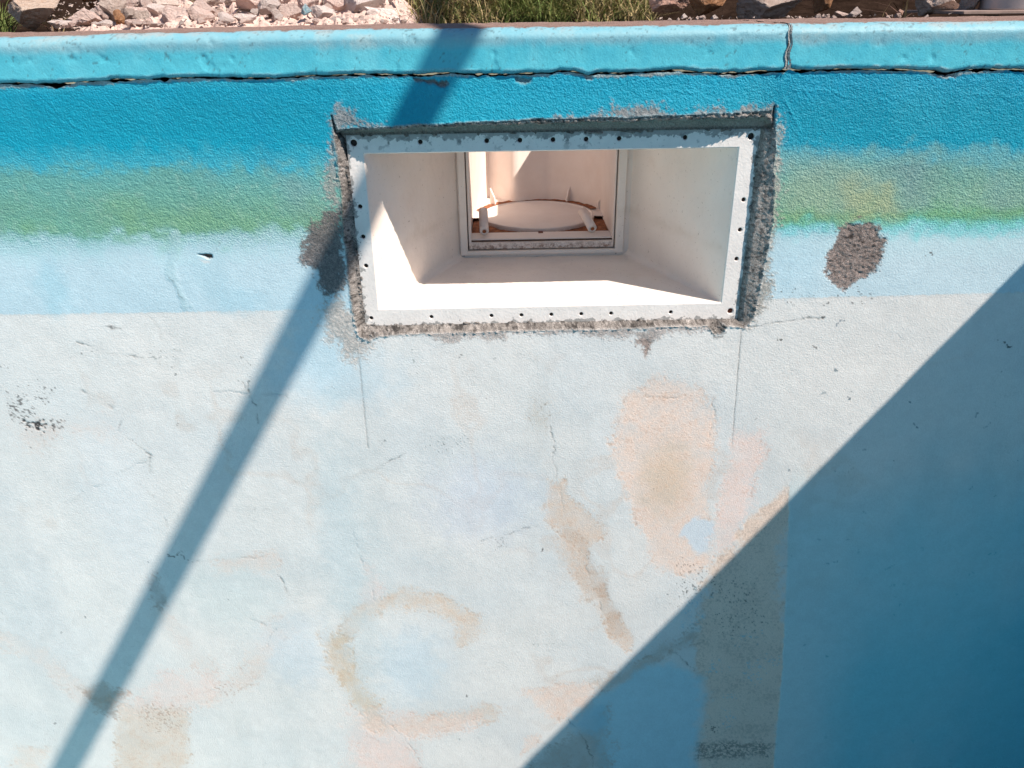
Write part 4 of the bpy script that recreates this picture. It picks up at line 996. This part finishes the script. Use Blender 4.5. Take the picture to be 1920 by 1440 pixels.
# grass: green and dry blades, dense
def grass(name, rngs, n, mats, label, hmin, hmax, seed):
    rg = random.Random(seed); bm = bmesh.new()
    for k in range(n):
        (a0, a1, y0, y1) = rg.choice(rngs); px = rg.uniform(a0, a1); y_ = rg.uniform(y0, y1); x_ = W(px, 30, y_)[0]
        h = rg.uniform(hmin, hmax); w_ = rg.uniform(.0006, .0019); an = rg.uniform(0, 6.28); ln = rg.uniform(.4, 3.0)*h
        dx, dy = math.cos(an), math.sin(an); z0 = -.042+.2*max(0, y_-.62); pr = None; sx, sy = -dy*w_, dx*w_
        for s_ in range(4):
            f = s_/3; cx, cy_, cz = x_+dx*ln*f*f, y_+dy*ln*f*f, z0+h*(f-.26*f*f*ln/h)
            t_ = (1-f)*.95+.05; q = (bm.verts.new((cx-sx*t_, cy_-sy*t_, cz)), bm.verts.new((cx+sx*t_, cy_+sy*t_, cz)))
            if pr:
                fc = bm.faces.new((pr[0], pr[1], q[1], q[0])); fc.material_index = mi
            else: mi = rg.choices(range(len(mats)), [2, 1][:len(mats)] if len(mats) == 2 else [1]*len(mats))[0]
            pr = q
    me = bpy.data.meshes.new(name); bm.to_mesh(me); bm.free()
    for m_ in mats: me.materials.append(m_)
    o = bpy.data.objects.new(name, me); C.objects.link(o); return tag(o, label, 'grass', kind='stuff')
M['g1'] = simple('green_blade', (.12, .16, .045), .6, .4, 30, 0, 200, .08); M['g2'] = simple('olive_blade', (.17, .17, .06), .7, .4, 30, 0, 200, .08); M['g3'] = simple('straw_blade', (.40, .31, .16), .8, .3, 30, 0, 200, .08); M['g4'] = simple('dark_twig', (.12, .06, .04), .8, .3, 30)
grass('green_grass', [(940, 1060, .57, .9), (780, 1210, .57, 1.0)], 1500, [M['g1'], M['g2']], 'green grass growing behind the middle of the coping', .03, .10, 1)
grass('dry_grass', [(765, 950, .56, 1.0), (1080, 1230, .56, 1.0), (700, 1250, .7, 1.1)], 2300, [M['g3'], M['g2']], 'dry straw-coloured grass tangled among the green', .02, .09, 2)
grass('grass_tuft', [(-20, 12, .4, .6)], 260, [M['g1'], M['g2']], 'green tuft at the far left end of the coping', .04, .09, 3)
grass('dry_twigs', [(380, 440, .33, .42), (90, 110, .36, .4), (700, 800, .40, .5), (1630, 1700, .34, .45), (160, 200, .35, .42)], 60, [M['g4'], M['g3']], 'thin dry twigs sticking out of the rubble', .03, .09, 4)

# metal can and flat plate at the right
M['metal'] = simple('dull_metal', (.42, .34, .31), .42, .1, 8, 0, 100, .5, .75)
can = tag(empty('metal_can', (W(1900, 30, .44)[0], .44, -.028)), 'dull metal can standing at the right end of the coping', 'can')
bm = bmesh.new(); N = 64; L = []
cxm, rm = W(1900, 30, .44)[0], .056
for r_, z_ in ((rm*.97, -.0275), (rm, -.0265), (rm, -.020), (rm*.985, -.018), (rm*.985, .10), (rm*1.01, .102), (rm*1.01, .106), (rm*.93, .107), (rm*.93, .09)):
    L.append([bm.verts.new((cxm+r_*math.cos(2*math.pi*k/N), .44+r_*math.sin(2*math.pi*k/N), z_)) for k in range(N)])
for s_, e_ in zip(L[:-1], L[1:]):
    for k in range(N): bm.faces.new((s_[k], s_[(k+1) % N], e_[(k+1) % N], e_[k]))
bm.faces.new(L[-1]); link_ = from_bm('can_body', bm, M['metal'], can, True)
bev_box('label_tab', W(1846, 30, .38)[0], W(1872, 30, .38)[0], .378, .382, W(1850, 31, .38)[1], W(1850, 28, .38)[1], M['joint'], can, .0004)
bm = bmesh.new(); bmesh.ops.create_cube(bm, size=1)
xa = W(1782, 34, .36)[0]; 
for v in bm.verts: v.co = Vector((xa+(v.co.x+.5)*.30, .325+(v.co.y+.5)*.20, -.0285+(v.co.z+.5)*.0045+(.001 if v.co.x < 0 else 0)))
bmesh.ops.bevel(bm, geom=bm.edges[:], offset=.0009, segments=2, affect='EDGES')
M['plate'] = simple('weathered_board', (.30, .22, .19), .6, .25, 30)
tag(from_bm('flat_board', bm, M['plate']), 'thin flat board under the metal can at the right end', 'board')
